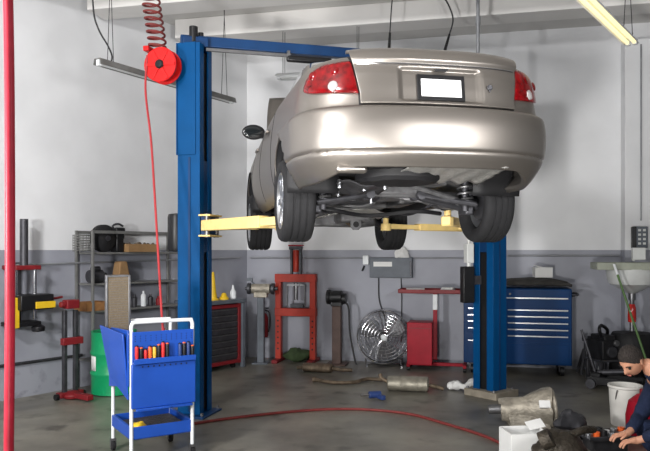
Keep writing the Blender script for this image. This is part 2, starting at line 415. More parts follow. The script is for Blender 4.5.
def plan(W, yr, yf, t, p=PR, dr=DR, df=DF, e=.97):
    sg = -1 if t < 0 else 1; t = abs(t)
    if t < .45:
        a = t / .45 * PI / 2
        x = e * W * math.sin(a) ** (2 / p); y = yr + dr * (1 - max(0, math.cos(a)) ** (2 / p))
    elif t <= .85:
        q = (t - .45) / .4; x = W * (e + (1 - e) * math.sin(PI * q)); y = yr + dr + (yf - df - yr - dr) * q
    else:
        a = (1 - t) / .15 * PI / 2
        x = e * W * math.sin(a) ** (2 / p); y = yf - df * (1 - max(0, math.cos(a)) ** (2 / p))
    return x * sg, y
def shear(y, z): return z - .2 * clamp((y - .5) / 2.7) * max(0, z - .4) / .65
def shell(t, z, off=0):
    def P(t, z):
        yr, W = tab(ZT, z); x, y = plan(W * WX, REAR + yr, 3.5 - yr * .9, t); return V((x, y, shear(y, z)))
    p = P(t, z)
    if off:
        e = 1e-3; a = P(min(1, t + e), z) - P(max(-1, t - e), z); b = P(t, z + e) - P(t, z - e)
        n = a.cross(b)
        if n.length > 1e-12: p = p + n.normalized() * off
    return p
def t_of_x(x, z):
    W = tab(ZT, z)[1]; return .45 * math.asin(clamp((abs(x) / (.97 * W * WX)) ** (PR / 2))) / (PI / 2) * (1 if x >= 0 else -1)
WHEELS = [(0, .31), (2.62, .31)]; AR = .365
def cut_arches(bm):
    dead = []
    for f in bm.faces:
        c = f.calc_center_median()
        for (wy, wz) in WHEELS:
            if abs(c.x) > .5 and math.hypot(c.y - wy, c.z - wz) < AR: dead.append(f); break
    bmesh.ops.delete(bm, geom=dead, context='FACES')
    for v in bm.verts:
        if v.is_boundary and abs(v.co.x) > .5:
            for (wy, wz) in WHEELS:
                d = math.hypot(v.co.y - wy, v.co.z - wz)
                if abs(d - AR) < .03 and v.co.z > .2:
                    v.co.y = wy + (v.co.y - wy) * AR / d; v.co.z = wz + (v.co.z - wz) * AR / d
ts = [k / 44 * .45 for k in range(44)] + [.45 + .4 * k / 150 for k in range(150)] + [.85 + .15 * k / 30 for k in range(31)]
ts = [-t for t in reversed(ts[1:])] + ts
mb = MB(); NZ = 52
rows = []
for j in range(NZ + 1):
    rows.append([])
    for t in ts:
        z0 = .40 - .19 * smooth(.40, .47, abs(t)) + .0
        rows[-1].append(shell(t, z0 + (1.066 - z0) * j / NZ))
mb.faces_from(rows, closed_u=False)
cut_arches(mb.bm)
bmesh.ops.recalc_face_normals(mb.bm, faces=mb.bm.faces)
body = mb.build('body_shell', 'car_paint', car, solid=.012, ang=50)
# deck: boot top and scuttle
mb = MB(); rows = []
for t in [k / 60 * .77 for k in range(61)]:
    a = shell(t, 1.066); hw = max(a.x, .002)
    rows.append([V((hw * q, a.y, a.z + .022 * (1 - q * q) * min(1, hw / .4))) for q in [k / 12 * 2 - 1 for k in range(13)]])
mb.faces_from(rows, closed_u=False); mb.build('rear_deck', 'car_paint', body, solid=.01, ang=50)
# bumper skin
mb = MB(); rows = []
bts = [k / 56 * .5 for k in range(57)]; bts = [-t for t in reversed(bts[1:])] + bts
for j in range(41):
    rows.append([])
    for t in bts:
        x = abs(plan(.84, 0, 3, t)[0]); z0 = .245 + .085 * (1 - smooth(.5, .8, x)); z1 = .702
        z = z0 + (z1 - z0) * j / 40
        off = .036 - .012 * math.exp(-((z - .432) / .007) ** 2) - .03 * smooth(.44, z0 - .02, z) - .022 * smooth(.675, .702, z)
        if z < .43: off -= .004
        rows[-1].append(shell(t, z, off))
mb.faces_from(rows, closed_u=False); cut_arches(mb.bm)
bumper = mb.build('rear_bumper', 'car_paint', car, solid=.045, ang=50)
# shut lines and boot lid
def patch(name, m, tl, tr, z0, z1, off, nu=40, nv=24, parent=car, solid=.006, ang=50):
    def fn(u, v):
        z = z0(u) + (z1(u) - z0(u)) * v; a, b = tl(z), tr(z); t = a + (b - a) * u
        return shell(t, z, off(u, v, t, z) if callable(off) else off)
    mb = MB(); mb.grid(fn, nu, nv); return mb.build(name, m, parent, solid=solid, ang=ang)
inner = lambda z, e=0: t_of_x(.50 + .17 * max(0, z - .78) + e, z)
patch('boot_seal', 'car_dark', lambda z: -inner(z, .012), lambda z: inner(z, .012), lambda u: .70, lambda u: 1.045, .002, solid=.004)
def lid_off(u, v, t, z):
    x = shell(t, z).x
    k = (1 - smooth(.235, .285, abs(x))) * smooth(.722, .75, z) * (1 - smooth(.93, .955, z))
    return .026 - .021 * k - .006 * smooth(.90, .96, z) * (1 - smooth(.97, 1.0, z)) + .016 * smooth(.965, .99, z)
lid = patch('boot_lid', 'car_paint', lambda z: -inner(z), lambda z: inner(z), lambda u: .712, lambda u: 1.056, lid_off, nu=150, nv=90, solid=.02)
def on_lid(x, z, off=.0):
    return shell(t_of_x(x, z), z, off)
# number plate in its frame
def flat_on(name, m, x, z, w, h, th, off, parent, bevel=.003):
    p = on_lid(x, z, off); q = on_lid(x, z + .04, off) - on_lid(x, z - .04, off); tilt = math.atan2(q.y, q.z)
    mb = MB(); mb.box((0, 0, 0), (w, th, h)); o = mb.build(name, m, parent, bevel=bevel)
    o.location = p; o.rotation_euler = (-tilt, 0, 0); return o
PX = .0
pf = flat_on('plate_frame', 'black_plastic', PX, .825, .31, .165, .012, .012, car)
mb = MB(); mb.box((0, -.008, -.004), (.262, .006, .112)); pp = mb.build('number_plate', 'plate_white', pf, bevel=.002); pp['label'] = 'blank white number plate'
mb = MB(); mb.box((PX, on_lid(0, .94, .03).y, .937), (.08, .03, .016)); mb.build('plate_lamp', 'black_plastic', car, bevel=.003)
mb = MB(); q = on_lid(.315, .835, .038); mb.ring(q, (0, -1, .1), .014, .005, 20, 8); mb.cyl(q + V((0, .004, 0)), q + V((0, -.004, 0)), .011, n=16); mb.box(q + V((0, -.001, -.02)), (.006, .006, .02)); mb.build('boot_lock', 'dark_steel', car)
mb = MB(); mb.tube([on_lid(x, .966, .024) for x in [k / 24 * 1.02 - .51 for k in range(25)]], .006, 8); mb.build('lip_highlight', 'chrome', car)  # bright tube standing in for the paint highlight under the boot lip
# tail lamps
for sg in (-1, 1):
    def tl(z, sg=sg): return sg * inner(z, .008)
    def tr(z, sg=sg): return sg * (.335 + .03 * (1 - smooth(.78, 1.0, z)))
    tlamp = patch('tail_lamp', 'lamp_red', tl, tr, lambda u: .782 + .035 * u + .03 * u ** 6, lambda u: .992 - .006 * u - .055 * u ** 6, lambda u, v, t, z: .026 - .008 * u - .012 * (abs(2 * u - 1) ** 6 + abs(2 * v - 1) ** 6) / 2, nu=36, nv=22, solid=.03)
    z = .835; t0 = sg * (abs(inner(z)) * .64 + .35 * .36); c = shell(t0, z, .024); n = (shell(t0, z, .05) - shell(t0, z, .0)).normalized()
    mb = MB(); mb.lathe([(.002, .012), (.02, .01), (.032, .004), (.034, -.006)], 24, c, n); mb.build('reversing_light', 'lamp_clear', tlamp)
    for dz, fr in ((.93, .28), (.925, .68)):
        t1 = sg * (abs(inner(dz)) * (1 - fr) + .37 * fr); c = shell(t1, dz, .021); mb = MB(); mb.lathe([(.002, .008), (.022, .006), (.03, .001), (.03, -.006)], 20, c, n); mb.build('lamp_lens', 'lamp_red', tlamp)
# greenhouse
GT = [(1.0, -.52, 2.3, .735), (1.06, -.34, 2.12, .72), (1.2, -.0, 1.82, .665), (1.34, .36, 1.5, .595), (1.40, .54, 1.36, .55), (1.43, .68, 1.24, .48), (1.445, .82, 1.12, .38)]
def gshell(t, z, off=0):
    def P(t, z):
        yr, yf, W = tab(GT, z); x, y = plan(W, yr, yf, t, 3.2, .22, .25, .985); return V((x, y, z - .03 * clamp(y / 2)))
    p = P(t, z)
    if off:
        e = 1e-3; a = P(min(1, t + e), z) - P(max(-1, t - e), z); b = P(t, z + e) - P(t, z - e); n = a.cross(b)
        if n.length > 1e-12: p = p + n.normalized() * off
    return p
mb = MB(); gts = [k / 80 for k in range(81)]; gts = [-t for t in reversed(gts[1:])] + gts
mb.faces_from([[gshell(t, 1.0 + .445 * j / 24) for t in gts] for j in range(25)], closed_u=False)
rows = []
for t in gts[80:]:
    a = gshell(t, 1.445); rows.append([V((max(a.x, .002) * q, a.y, a.z + .012 * (1 - q * q))) for q in (-1, -.6, -.2, .2, .6, 1)])
mb.faces_from(rows, closed_u=False)
roof = mb.build('cabin_roof', 'car_paint', car, solid=.01, ang=50)
def gpatch(name, a, b, z0, z1, par=car):
    mb = MB(); mb.grid(lambda u, v: gshell(a + (b - a) * u, z0 + (z1 - z0) * v, .006), 24, 12); return mb.build(name, 'glass_dark', par, solid=.006, ang=50)
gpatch('rear_window', -.34, .34, 1.085, 1.39); gpatch('windscreen', .9, 1.0, 1.07, 1.39); gpatch('windscreen', -1.0, -.9, 1.07, 1.39)
for sg in (-1, 1):
    gpatch('side_window', sg * .47, sg * .655, 1.08, 1.37); gpatch('side_window', sg * .665, sg * .84, 1.08, 1.37)
    # doors: shut line strips, handle, mirror
    def strip(t0, t1, za, zb, nm='door_seam'):
        mb = MB(); mb.grid(lambda u, v: shell(sg * (t0 + (t1 - t0) * u), za + (zb - za) * v, .002), 2, 14); return mb.build(nm, 'car_dark', body, solid=.003)
    strip(.568, .5705, .27, 1.0); strip(.665, .6675, .27, 1.0); strip(.77, .7725, .27, .95)
    
    for tt in (.60, .70):
        c = shell(sg * tt, .84, .022); mb = MB(); mb.box(c, (.024, .17, .03)); mb.build('door_handle', 'car_paint', car, bevel=.01)
    c = V((sg * .9, 1.78, .99))
    mb = MB(); mb.ball(c, (.115, .07, .075), 20, 12, fn=lambda p: V((p.x, p.y if p.y > 0 else p.y * .3, p.z))); mb.box(c + V((-sg * .1, .02, -.03)), (.12, .05, .05))
    mir = mb.build('door_mirror', 'black_plastic', car)
    mb = MB(); mb.ball(c + V((sg * .01, -.02, 0)), (.09, .006, .055), 20, 10); mb.build('mirror_glass', 'glass_dark', mir)
# open bonnet
mb = MB()
hn = V((0, 2.28, .93)); an = math.radians(48)
def hood(u, v):
    x = (u - .5) * 2 * (.70 - .08 * v ** 2); y = v * .82; z = .04 * (1 - (2 * u - 1) ** 2) + .02 * math.sin(PI * v)
    return hn + V((x, y * math.cos(an) - z * math.sin(an), y * math.sin(an) + z * math.cos(an)))
mb.grid(hood, 20, 14); mb.build('bonnet', 'car_paint', car, solid=.025, ang=50)
mb = MB(); mb.tube([(.6, 3.3, .8), hood(.93, .9)], .006, 8); mb.build('bonnet_stay', 'dark_steel', car)
# engine bay
mb = MB(); mb.box((-.05, 2.75, .5), (.75, .5, .42)); mb.box((-.05, 2.72, .74), (.5, .22, .09)); mb.box((.42, 2.95, .55), (.2, .3, .25)); mb.build('engine', 'under_metal', car, bevel=.02)
# arch lips and liners
for wy, wz in WHEELS:
    for sg in (-1, 1):
        mb = MB()
        mb.grid(lambda u, v: V((sg * (.868 - .368 * v), wy + (AR + .006) * math.cos(PI * (u * 1.16 - .08)), wz + (AR + .006) * math.sin(PI * (u * 1.16 - .08)))), 32, 4)
        mb.grid(lambda u, v: V((sg * .5, wy - .36 + .72 * u, (.44 if sg > 0 else .22) + (.22 if sg > 0 else .45) * v * (1 - (2 * u - 1) ** 2))), 16, 3)
        mb.build('arch_liner', 'car_dark', car, recalc=False, solid=.004)
# wheels
def make_wheel(sg):
    R_, w = .305, .1
    WD = 1.14
    mb = MB()
    prof = [(.2, -.085), (.225, -.098), (.262, -.104), (.287, -.098), (.3, -.084), (.305, -.068)]
    for gx in (-.042, 0, .042):
        prof += [(.3055, gx - .007), (.298, gx - .005), (.298, gx + .005), (.3055, gx + .007)]
    prof += [(.305, .068), (.3, .084), (.287, .098), (.262, .104), (.225, .098), (.2, .085), (.19, .06), (.19, -.06)]
    mb.lathe([(a, b * WD) for a, b in prof], 56, axis=(1, 0, 0), closed=True)
    tire = mb.build('tire', 'rubber', None, ang=40)
    mb = MB()
    mb.lathe([(.203, -.088), (.211, -.088), (.205, -.07), (.188, -.055), (.182, .0), (.188, .06), (.207, .088), (.203, .093), (.196, .085), (.178, .06), (.172, 0), (.178, -.055)], 48, axis=(1, 0, 0), c=(sg * .02, 0, 0), closed=True)
    for k in range(7):
        a = 2 * PI * k / 7; u = V((0, math.cos(a), math.sin(a))); tt = V((0, -math.sin(a), math.cos(a))); X = V((1, 0, 0)) * sg
        r0 = [u * .045 + tt * -.03 + X * .07, u * .045 + tt * .03 + X * .07, u * .045 + tt * .03 + X * .1, u * .045 + tt * -.03 + X * .1]
        r1 = [u * .19 + tt * -.022 + X * .075, u * .19 + tt * .022 + X * .075, u * .19 + tt * .022 + X * .1, u * .19 + tt * -.022 + X * .1]
        mb.faces_from([r0, r1], caps=True)
    mb.lathe([(.002, .11), (.035, .106), (.058, .09), (.06, .04)], 24, axis=(sg, 0, 0))
    mb.build('wheel_rim', 'alloy', tire, bevel=.002)
    mb = MB(); mb.lathe([(.02, -.06), (.125, -.06), (.135, -.04), (.135, .02), (.02, .03)], 28, axis=(sg, 0, 0)); mb.build('brake_drum', 'dark_steel', tire)
    return tire
wl = make_wheel(-1); wr = make_wheel(1)
first = {}
for sg, src in ((-1, wl), (1, wr)):
    for i, (wy, dz) in enumerate(((0, .185), (2.62, .125))):
        o = src if i == 0 else copy_tree(src)
        o.parent = car; o.location = (sg * .76, wy, dz)
# underbody
mb = MB()
def pan(u, v):
    x = (u - .5) * 1.36; y = -.52 + 3.6 * v
    z = .30 + .10 * math.exp(-(x / .13) ** 2) * smooth(.3, .6, y) + .02 * math.sin(x * 26) * smooth(.5, .7, y) * (1 - smooth(.55, .66, abs(x)))
    z += .12 * (1 - smooth(-.2, .35, y))
    return V((x, y, z))
mb.grid(pan, 60, 60); mb.build('floor_pan', 'under_metal', car, solid=.01)
mb = MB(); mb.lathe([(.02, .275), (.26, .275), (.285, .30), (.295, .43)], 36, (-.14, -.58, 0)); mb.jitter(.006, 14); mb.build('spare_wheel_well', 'car_dark', car)
mb = MB(); mb.grid(lambda u, v: V((-.2 + .66 * u, -1.04 + .5 * v, .345 - .05 * v + .012 * math.sin(u * 30) * v)), 30, 10); mb.jitter(.008, 18); mb.build('heat_shield', 'heat_shield', car, solid=.004)
mb = MB(); mb.box((-.35, -.62, .37), (.42, .5, .06)); mb.jitter(.01, 9); mb.build('boot_floor', 'car_dark', car, bevel=.02)
mb = MB(); mb.box((-.55, -.955, .32), (.2, .06, .05)); mb.build('exhaust_cutout_trim', 'car_paint', car, bevel=.02)
mb = MB(); mb.grid(lambda u, v: V((-.58 + .56 * u, .2 + .72 * v, .19 + .05 * (2 * v - 1) ** 4 + .03 * (2 * u - 1) ** 4)), 20, 20); mb.jitter(.008, 9); ft = mb.build('fuel_tank', 'tank_grey', car, solid=.12)
for y in (.36, .72):
    mb = MB(); mb.tube([(-.56, y, .21), (-.45, y, .178), (-.15, y, .178), (-.04, y, .21)], .012, 6); mb.build('tank_strap', 'steel', ft)
mb = MB(); mb.grid(lambda u, v: V((-.52 + .4 * u, -.42 + .5 * v, .29 - .07 * v + .02 * math.sin(9 * u))), 14, 14); mb.jitter(.012, 10, 2); sk = mb.build('under_cover', 'tank_grey', car, solid=.006)
for x, y in ((-.5, -.38), (-.3, -.3), (-.16, -.36), (-.45, -.1), (-.18, -.05), (-.3, .02), (-.14, .12)):
    mb = MB(); mb.cyl((x, y, .30 - .14 * (y + .42) - .04), (x, y, .30 - .14 * (y + .42) + .02), .014, n=10); mb.build('bolt', 'alloy', sk)
mb = MB(); mb.tube([(-.56, .02, .235), (-.2, .0, .255), (.2, 0, .255), (.56, .02, .235)], .032, 10); mb.box((.02, .03, .28), (.42, .16, .08)); mb.build('rear_crossmember', 'under_metal', car, bevel=.02)
mb = MB(); mb.tube([(.02, -.3, .3), (.5, -.1, .2)], .02, 8); mb.build('lateral_link', 'under_metal', car)
mb = MB(); mb.tube([(.1, .3, .26), (.52, .16, .19)], .024, 8); mb.build('lateral_link', 'under_metal', car)
mb = MB(); mb.box((0, 2.2, .17), (.8, .5, .2)); mb.box((.1, 1.85, .18), (.3, .5, .16)); mb.box((-.3, 1.9, .2), (.22, .3, .1)); mb.jitter(.03, 6, 8); mb.build('transmission', 'under_metal', car, bevel=.03)
for c_, d_ in (((.13, -.3, .315), (.26, .34, .05)), ((.13, .42, .26), (.2, .5, .04)), ((.3, .8, .24), (.14, .5, .06)), ((.05, .95, .22), (.3, .2, .06))):
    mb = MB(); mb.box(c_, d_); mb.jitter(.02, 7, 4); mb.build('tunnel_bracket', 'under_metal', car, bevel=.012)
for sg in (-1, 1):
    for y0, z0, r_ in ((-.14, .17, .022), (.12, .15, .026)):
        mb = MB(); mb.tube([(sg * .2, y0 * .6, .24), (sg * .4, y0 * .9, .2), (sg * .62, y0, z0)], r_, 10); mb.cyl((sg * .2, y0 * .6 - .03, .24), (sg * .2, y0 * .6 + .03, .24), .035, n=14); mb.build('control_arm', 'dark_steel', car)
    mb = MB(); mb.tube([(sg * .58, .1, .17), (sg * .56, .5, .2), (sg * .55, .85, .27)], .032, 10); mb.build('trailing_arm', 'under_metal', car)
    mb = MB(); mb.box((sg * .6, 0, .2), (.07, .16, .22)); mb.cyl((sg * .56, 0, .185), (sg * .69, 0, .185), .05); mb.build('hub_carrier', 'dark_steel', car, bevel=.015)
    c = [(sg * .56 + .058 * math.cos(k * .5), -.08 + .058 * math.sin(k * .5), .18 + .0037 * k) for k in range(92)]
    mb = MB(); mb.tube(c, .0095, 7); mb.build('coil_spring', 'steel', car)
    mb = MB(); mb.cyl((sg * .56, -.08, .12), (sg * .56, -.08, .38), .026); mb.cyl((sg * .56, -.08, .38), (sg * .56, -.08, .56), .012); mb.lathe([(.03, .185), (.07, .19), (.07, .2), (.03, .205)], 20, (sg * .56, -.08, 0)); mb.build('shock_absorber', 'dark_steel', car)
    mb = MB(); mb.box((sg * .62, 1.3, .235), (.1, 1.9, .07)); mb.build('sill', 'car_dark', car, bevel=.02)
    mb = MB(); mb.tube([(sg * .15, 2.62, .2), (sg * .35, 2.62, .17), (sg * .66, 2.62, .13)], .016, 10); mb.lathe([(.02, -.05), (.045, -.03), (.03, .0), (.045, .02), (.02, .05)], 16, (sg * .55, 2.62, .14), (1, 0, 0)); mb.build('drive_shaft', 'dark_steel', car)
    mb = MB(); mb.tube([(sg * .3, 2.45, .2), (sg * .5, 2.5, .15), (sg * .63, 2.6, .1)], .03, 10); mb.tube([(sg * .3, 2.85, .2), (sg * .63, 2.6, .1)], .022, 8); mb.build('front_control_arm', 'dark_steel', car)
mb = MB(); mb.box((0, 2.4, .2), (.8, .14, .08)); mb.box((0, 2.95, .2), (.9, .1, .08)); mb.box((-.33, 2.68, .2), (.1, .6, .08)); mb.box((.33, 2.68, .2), (.1, .6, .08)); mb.build('front_subframe', 'under_metal', car, bevel=.015)
mb = MB(); mb.box((.12, 2.7, .2), (.34, .3, .18), top=(1.15, 1.15)); mb.build('oil_pan', 'under_metal', car, bevel=.02)
pts = spline([(.1, 1.62, .075), (.1, 1.8, .085), (.06, 2.1, .16), (.05, 2.4, .2), (.05, 2.6, .26)])
mb = MB(); mb.tube(pts, .028, 14); ex = mb.build('exhaust_pipe', 'rusty_metal', car)
mb = MB(); q = Matrix.Translation((.1, 1.60, .075)) @ Matrix.Rotation(PI / 2, 4, 'X')
mb.prism([(-.055, -.02), (-.03, -.055), (.03, -.055), (.055, -.02), (.055, .035), (.03, .055), (-.03, .055), (-.055, .035)], .02, q); mb.build('pipe_flange', 'steel', ex, bevel=.004)
mb = MB(); mb.cyl((.1, 1.588, .075), (.1, 1.592, .075), .03); mb.build('pipe_bore', 'car_dark', ex)
mb = MB(); mb.grid(lambda u, v: V((-.3 + .6 * u, .98 + .7 * v, .13 + .07 * math.sin(PI * u))), 24, 20); mb.jitter(.025, 13); mb.build('tunnel_shield', 'heat_shield', car, solid=.004)
mb = MB(); mb.tube(spline([(-.5, .3, .2), (-.3, .9, .15), (-.34, 1.6, .22), (-.3, 2.3, .26)]), .008, 7); mb.tube(spline([(.42, .2, .2), (.3, .5, .12), (.34, 1.2, .18), (.3, 2.3, .26)]), .01, 7); mb.build('brake_line', 'dark_steel', car)
mb = MB(); mb.tube(spline([(-.58, .3, .16), (-.42, .18, .13), (-.1, .35, .10), (.25, .2, .13), (.5, .3, .12)]), .017, 8); mb.build('handbrake_cable', 'car_dark', car)

# ------------------------------------------------------------------ hoses, reel and lamps at the left
Y = 2.6
mb = MB(); X = (9.5 - CX) / F * Y
mb.tube(spline([(X - .01, Y, CEIL - .002), (X - .012, Y, 3.2), (X + .0, Y, 2.3), (X + .002, Y, 1.5), (X - .003, Y, .8), (X + .004, Y, .25), (X + .06, Y + .03, .035), (X + .5, Y - .1, .02), (X + .9, Y - .5, .02)], 12), .018, 14)
tag(mb.build('air_hose', 'hose_red'), 'thick red air hose hanging floor to ceiling at the left edge, close up', 'hose')
rp = at(163, 66, 7.05)
reel = thing('hose_reel', 'bright red hose reel beside the top of the left lift post', 'hose reel', rp, math.radians(-14))
mb = MB(); mb.lathe([(.03, -.07), (.17, -.07), (.175, -.065), (.175, -.055), (.1, -.05), (.1, .05), (.175, .055), (.175, .065), (.17, .07), (.03, .07)], 36, axis=(0, 1, 0)); mb.build('spool', 'reel_red', reel)
mb = MB()
for k in range(5): mb.ring((0, -.04 + .02 * k, 0), (0, 1, 0), .115 + .012 * (k % 2), .012, 32, 8)
mb.build('wound_hose', 'hose_dark_red', reel)
mb = MB()
for k in range(6):
    a = k * PI / 3; mb.box((.1 * math.cos(a), -.075, .1 * math.sin(a)), (.13, .012, .03), (0, -a, 0))
mb.build('spokes', 'reel_red', reel, bevel=.003)
mb = MB(); mb.lathe([(.002, -.1), (.035, -.098), (.045, -.085), (.045, -.06)], 20, axis=(0, 1, 0)); mb.build('hub', 'black_plastic', reel)
mb = MB(); mb.box((-.1, .09, .13), (.14, .03, .14)); mb.box((.02, .09, 0), (.1, .03, .3)); mb.box((.075, .09, -.02), (.09, .03, .1)); mb.box((-.15, 0, .17), (.06, .16, .05)); mb.build('frame', 'reel_red', reel, bevel=.006)
# coiled feed hose
c = []
a0 = at(149, -12, 6.9); a1 = rp + V((-.05, .0, .18))
for k in range(221):
    t = k / 220; p = a0.lerp(a1, t); p += V((.1 * math.sin(t * 2.2) * 0, 0, 0)); ph = t * 2 * PI * 9
    c.append(p + V((.085 * math.cos(ph), .085 * math.sin(ph), 0)))
c = [V((a0.x, a0.y, CEIL)), V((a0.x + .05, a0.y, CEIL - .3 if CEIL - .3 > a0.z + .05 else a0.z + .06))] + c + [a1]
mb = MB(); mb.tube(c, .011, 8); tag(mb.build('coiled_hose', 'hose_dark_red'), 'dark red coiled air hose dropping from the ceiling to the reel', 'hose')
p0 = rp + V((-.15, -.0, .13)); p1 = at(155, 200, 6.6); p2 = at(162, 318, 6.25)
mb = MB(); mb.tube(spline([p0 + V((0, -.03, -.03)), p0 + V((-.005, -.08, -.4)), at(151, 140, 6.75), p1, p2, p2 + V((.02, -.01, -.1))], 10), .011, 8)
tag(mb.build('air_line', 'line_red'), 'thin red air line hanging from the reel down to the blue tool cart', 'hose')
def tube_lamp(name, label, a, b, m_tube, wires=True, ntube=2, W_=.13, mr='white_paint'):
    d = b - a; ln = d.length; rz = math.atan2(d.y, d.x)
    t = thing(name, label, 'ceiling lamp', (a + b) / 2, rz, None)
    mb = MB(); mb.prism([(-W_, 0), (-.04, .06), (.04, .06), (W_, 0), (W_ - .005, -.004), (.038, .05), (-.038, .05), (-W_ + .005, -.004)], ln, Matrix.Rotation(PI / 2, 4, 'Y') @ Matrix.Rotation(PI / 2, 4, 'Z'))
    mb.build('reflector', mr, t)
    for k in range(ntube):
        y = (k - (ntube - 1) / 2) * .07
        mb = MB(); mb.cyl((-ln / 2 + .06, y, .012), (ln / 2 - .06, y, .012), .019, n=14); tb = mb.build('tube', m_tube, t)
        for e in (-1, 1):
            mb = MB(); mb.box((e * (ln / 2 - .03), y, .018), (.05, .045, .06)); mb.build('lamp_holder', 'white_paint', tb, bevel=.004)
    if wires:
        for e in (-.42, .42):
            x = e * ln; z = CEIL - t.location.z
            for s in (-.05, .05):
                mb = MB(); mb.tube([(x, s * .9, .055), (x + s * .3, 0, z)], .004, 6); mb.build('hanger_wire', 'cable', t)
    return t
def along(px, py, Y0, ln):        # a lamp that runs along the left wall
    a = at(px, py, Y0); return a, a - VL * ln
a = at(97, 64, 7.0); b = at(233, 103, 8.86); a.z = b.z = 3.56
tube_lamp('hanging_tube_lamp', 'long grey tube lamp hung along the left wall behind the hose reel', a, b, 'tube_off', ntube=1, W_=.055, mr='rack_grey')
mb = MB(); mb.tube(spline([V((at(91, 0, 7.1).x, 7.1, CEIL)), at(93, 5, 7.1), at(98, 28, 7.1), at(108, 46, 7.15), at(112, 56, 7.2), at(111, 63, 7.22)], 8), .009, 7); tag(mb.build('lamp_cord', 'cable'), 'loose dark cord dropping to the left wall tube lamp', 'cord')
a = at(632, 44, 7.4); b = a + VL * 2.2; a.z = b.z = 3.87
tube_lamp('hanging_tube_lamp', 'lit cream twin tube lamp at the top right corner', a, b, 'tube_lit', W_=.075)
a = at(277, 79, 9.4); b = a + UB * 1.2; a.z = b.z = 4.0
tube_lamp('hanging_tube_lamp', 'white tube lamp on V-shaped wires near the back corner, partly hidden by the car', a, b, 'tube_off')
# cords hanging over the car
def cord(pts, r, lab, m='cable', plug=True):
    t = mb = MB(); mb.tube(spline(pts, 8), r, 7); o = mb.build('extension_lead', m); tag(o, lab, 'cord')
    h = V(pts[0]); mb = MB(); mb.lathe([(.004, -.05), (.03, -.045), (.04, .004), (.004, .006)], 16, h); mb.build('ceiling_rose', 'white_paint', o)
    if plug:
        e = V(pts[-1]); mb = MB(); mb.cyl(e, e + V((0, 0, -.0)) + (V(pts[-2]) - e).normalized() * .2, .02, .014, n=10); mb.build('plug', 'black_plastic', o)
    return o
Yc = 8.6
cord([V((at(393, 0, Yc).x, Yc, CEIL)), at(391, 15, Yc), at(389, 49, Yc)], .008, 'straight black cord hanging over the left half of the car boot')
cord([V((at(440, 0, Yc).x, Yc, CEIL)), at(449, 6, Yc), at(453, 20, Yc), at(449, 36, Yc), at(445, 50, Yc)], .010, 'curved black cord with a plug hanging above the number plate')
mb = MB(); p = at(478, 20, 8.4); mb.cyl((p.x, p.y, 3.6), (p.x, p.y, CEIL), .022, n=12); mb.cyl((p.x, p.y, 4.4), (p.x, p.y, 4.5), .03, n=12); tag(mb.build('drop_pipe', 'conduit'), 'grey drop pipe coming down from the ceiling right of the number plate', 'pipe')

# ------------------------------------------------------------------ left wall: strut compressor, engine stand, drum, rack
p = onL(24, .22)
sc_ = thing('strut_compressor', 'black and red strut spring compressor at the left wall by the red hose', 'spring compressor', p, RL)
s = F / p.y
zz = lambda py: EYE - (py - HZ) / s
mb = MB(); mb.cyl((0, 0, zz(268)), (0, 0, zz(219)), .045, n=20); mb.build('screw_column', 'dark_steel', sc_)
for x in (-.1, .13):
    mb = MB(); mb.cyl((x, 0, zz(320)), (x, 0, zz(268)), .022, n=14); mb.build('guide_rod', 'chrome', sc_)
mb = MB(); mb.box((0, .05, zz(267.5)), (.3, .3, .05)); mb.build('top_plate', 'dull_red', sc_, bevel=.008)
mb = MB(); mb.box((.08, -.03, zz(302)), (.4, .24, .17)); jw = mb.build('lower_jaw', 'black_plastic', sc_, bevel=.012)
mb = MB(); mb.box((.17, -.155, zz(305)), (.24, .02, .075)); mb.build('yellow_guard', 'yellow', jw, bevel=.004)
mb = MB(); mb.tube([(.28, -.03, zz(300)), (.38, -.03, zz(300)), (.46, -.03, zz(299))], .014, 8); mb.build('crank_rod', 'dull_red', jw)
mb = MB(); mb.box((-.13, .0, zz(312)), (.07, .16, .34)); mb.build('yellow_post', 'yellow', sc_, bevel=.008)
mb = MB(); mb.box((0, .06, zz(324)), (.34, .26, .05)); mb.lathe([(.01, 0), (.07, .01), (.075, .06), (.03, .09)], 20, (.15, -.04, zz(333))); mb.build('bottom_plate', 'black_plastic', sc_, bevel=.008)
mb = MB(); mb.box((0, .205, zz(296)), (.16, .02, .75)); mb.build('wall_bracket', 'dark_steel', sc_, bevel=.004)
p = fl(70, 398)
es = thing('engine_stand', 'dull red engine stand with twin black uprights at the left wall beside the rack', 'engine stand', p, RL)
s = F / p.y
for x in (-.07, .07):
    mb = MB(); mb.box((x, 0, .52), (.045, .05, .98)); mb.build('upright', 'dark_steel', es, bevel=.005)
mb = MB(); mb.box((0, 0, .05), (.3, .1, .06)); mb.box((0, -.18, .05), (.08, .42, .06)); mb.lathe([(.02, .0), (.1, .01), (.11, .05), (.05, .09)], 20, (0, -.05, .0)); mb.build('base', 'dull_red', es, bevel=.008)
for x in (-.17, .17):
    mb = MB(); mb.cyl((x - .02, 0, .035), (x + .02, 0, .035), .035, n=18); mb.build('caster', 'black_plastic', es)
mb = MB(); mb.box((0, -.02, 1.08), (.16, .11, .1)); mb.cyl((-.08, -.02, 1.08), (-.14, -.02, 1.08), .035, n=16); mb.build('head', 'dull_red', es, bevel=.01)
mb = MB(); mb.box((.0, -.04, .66), (.26, .07, .08)); mb.build('cross_arm', 'dull_red', es, bevel=.008)

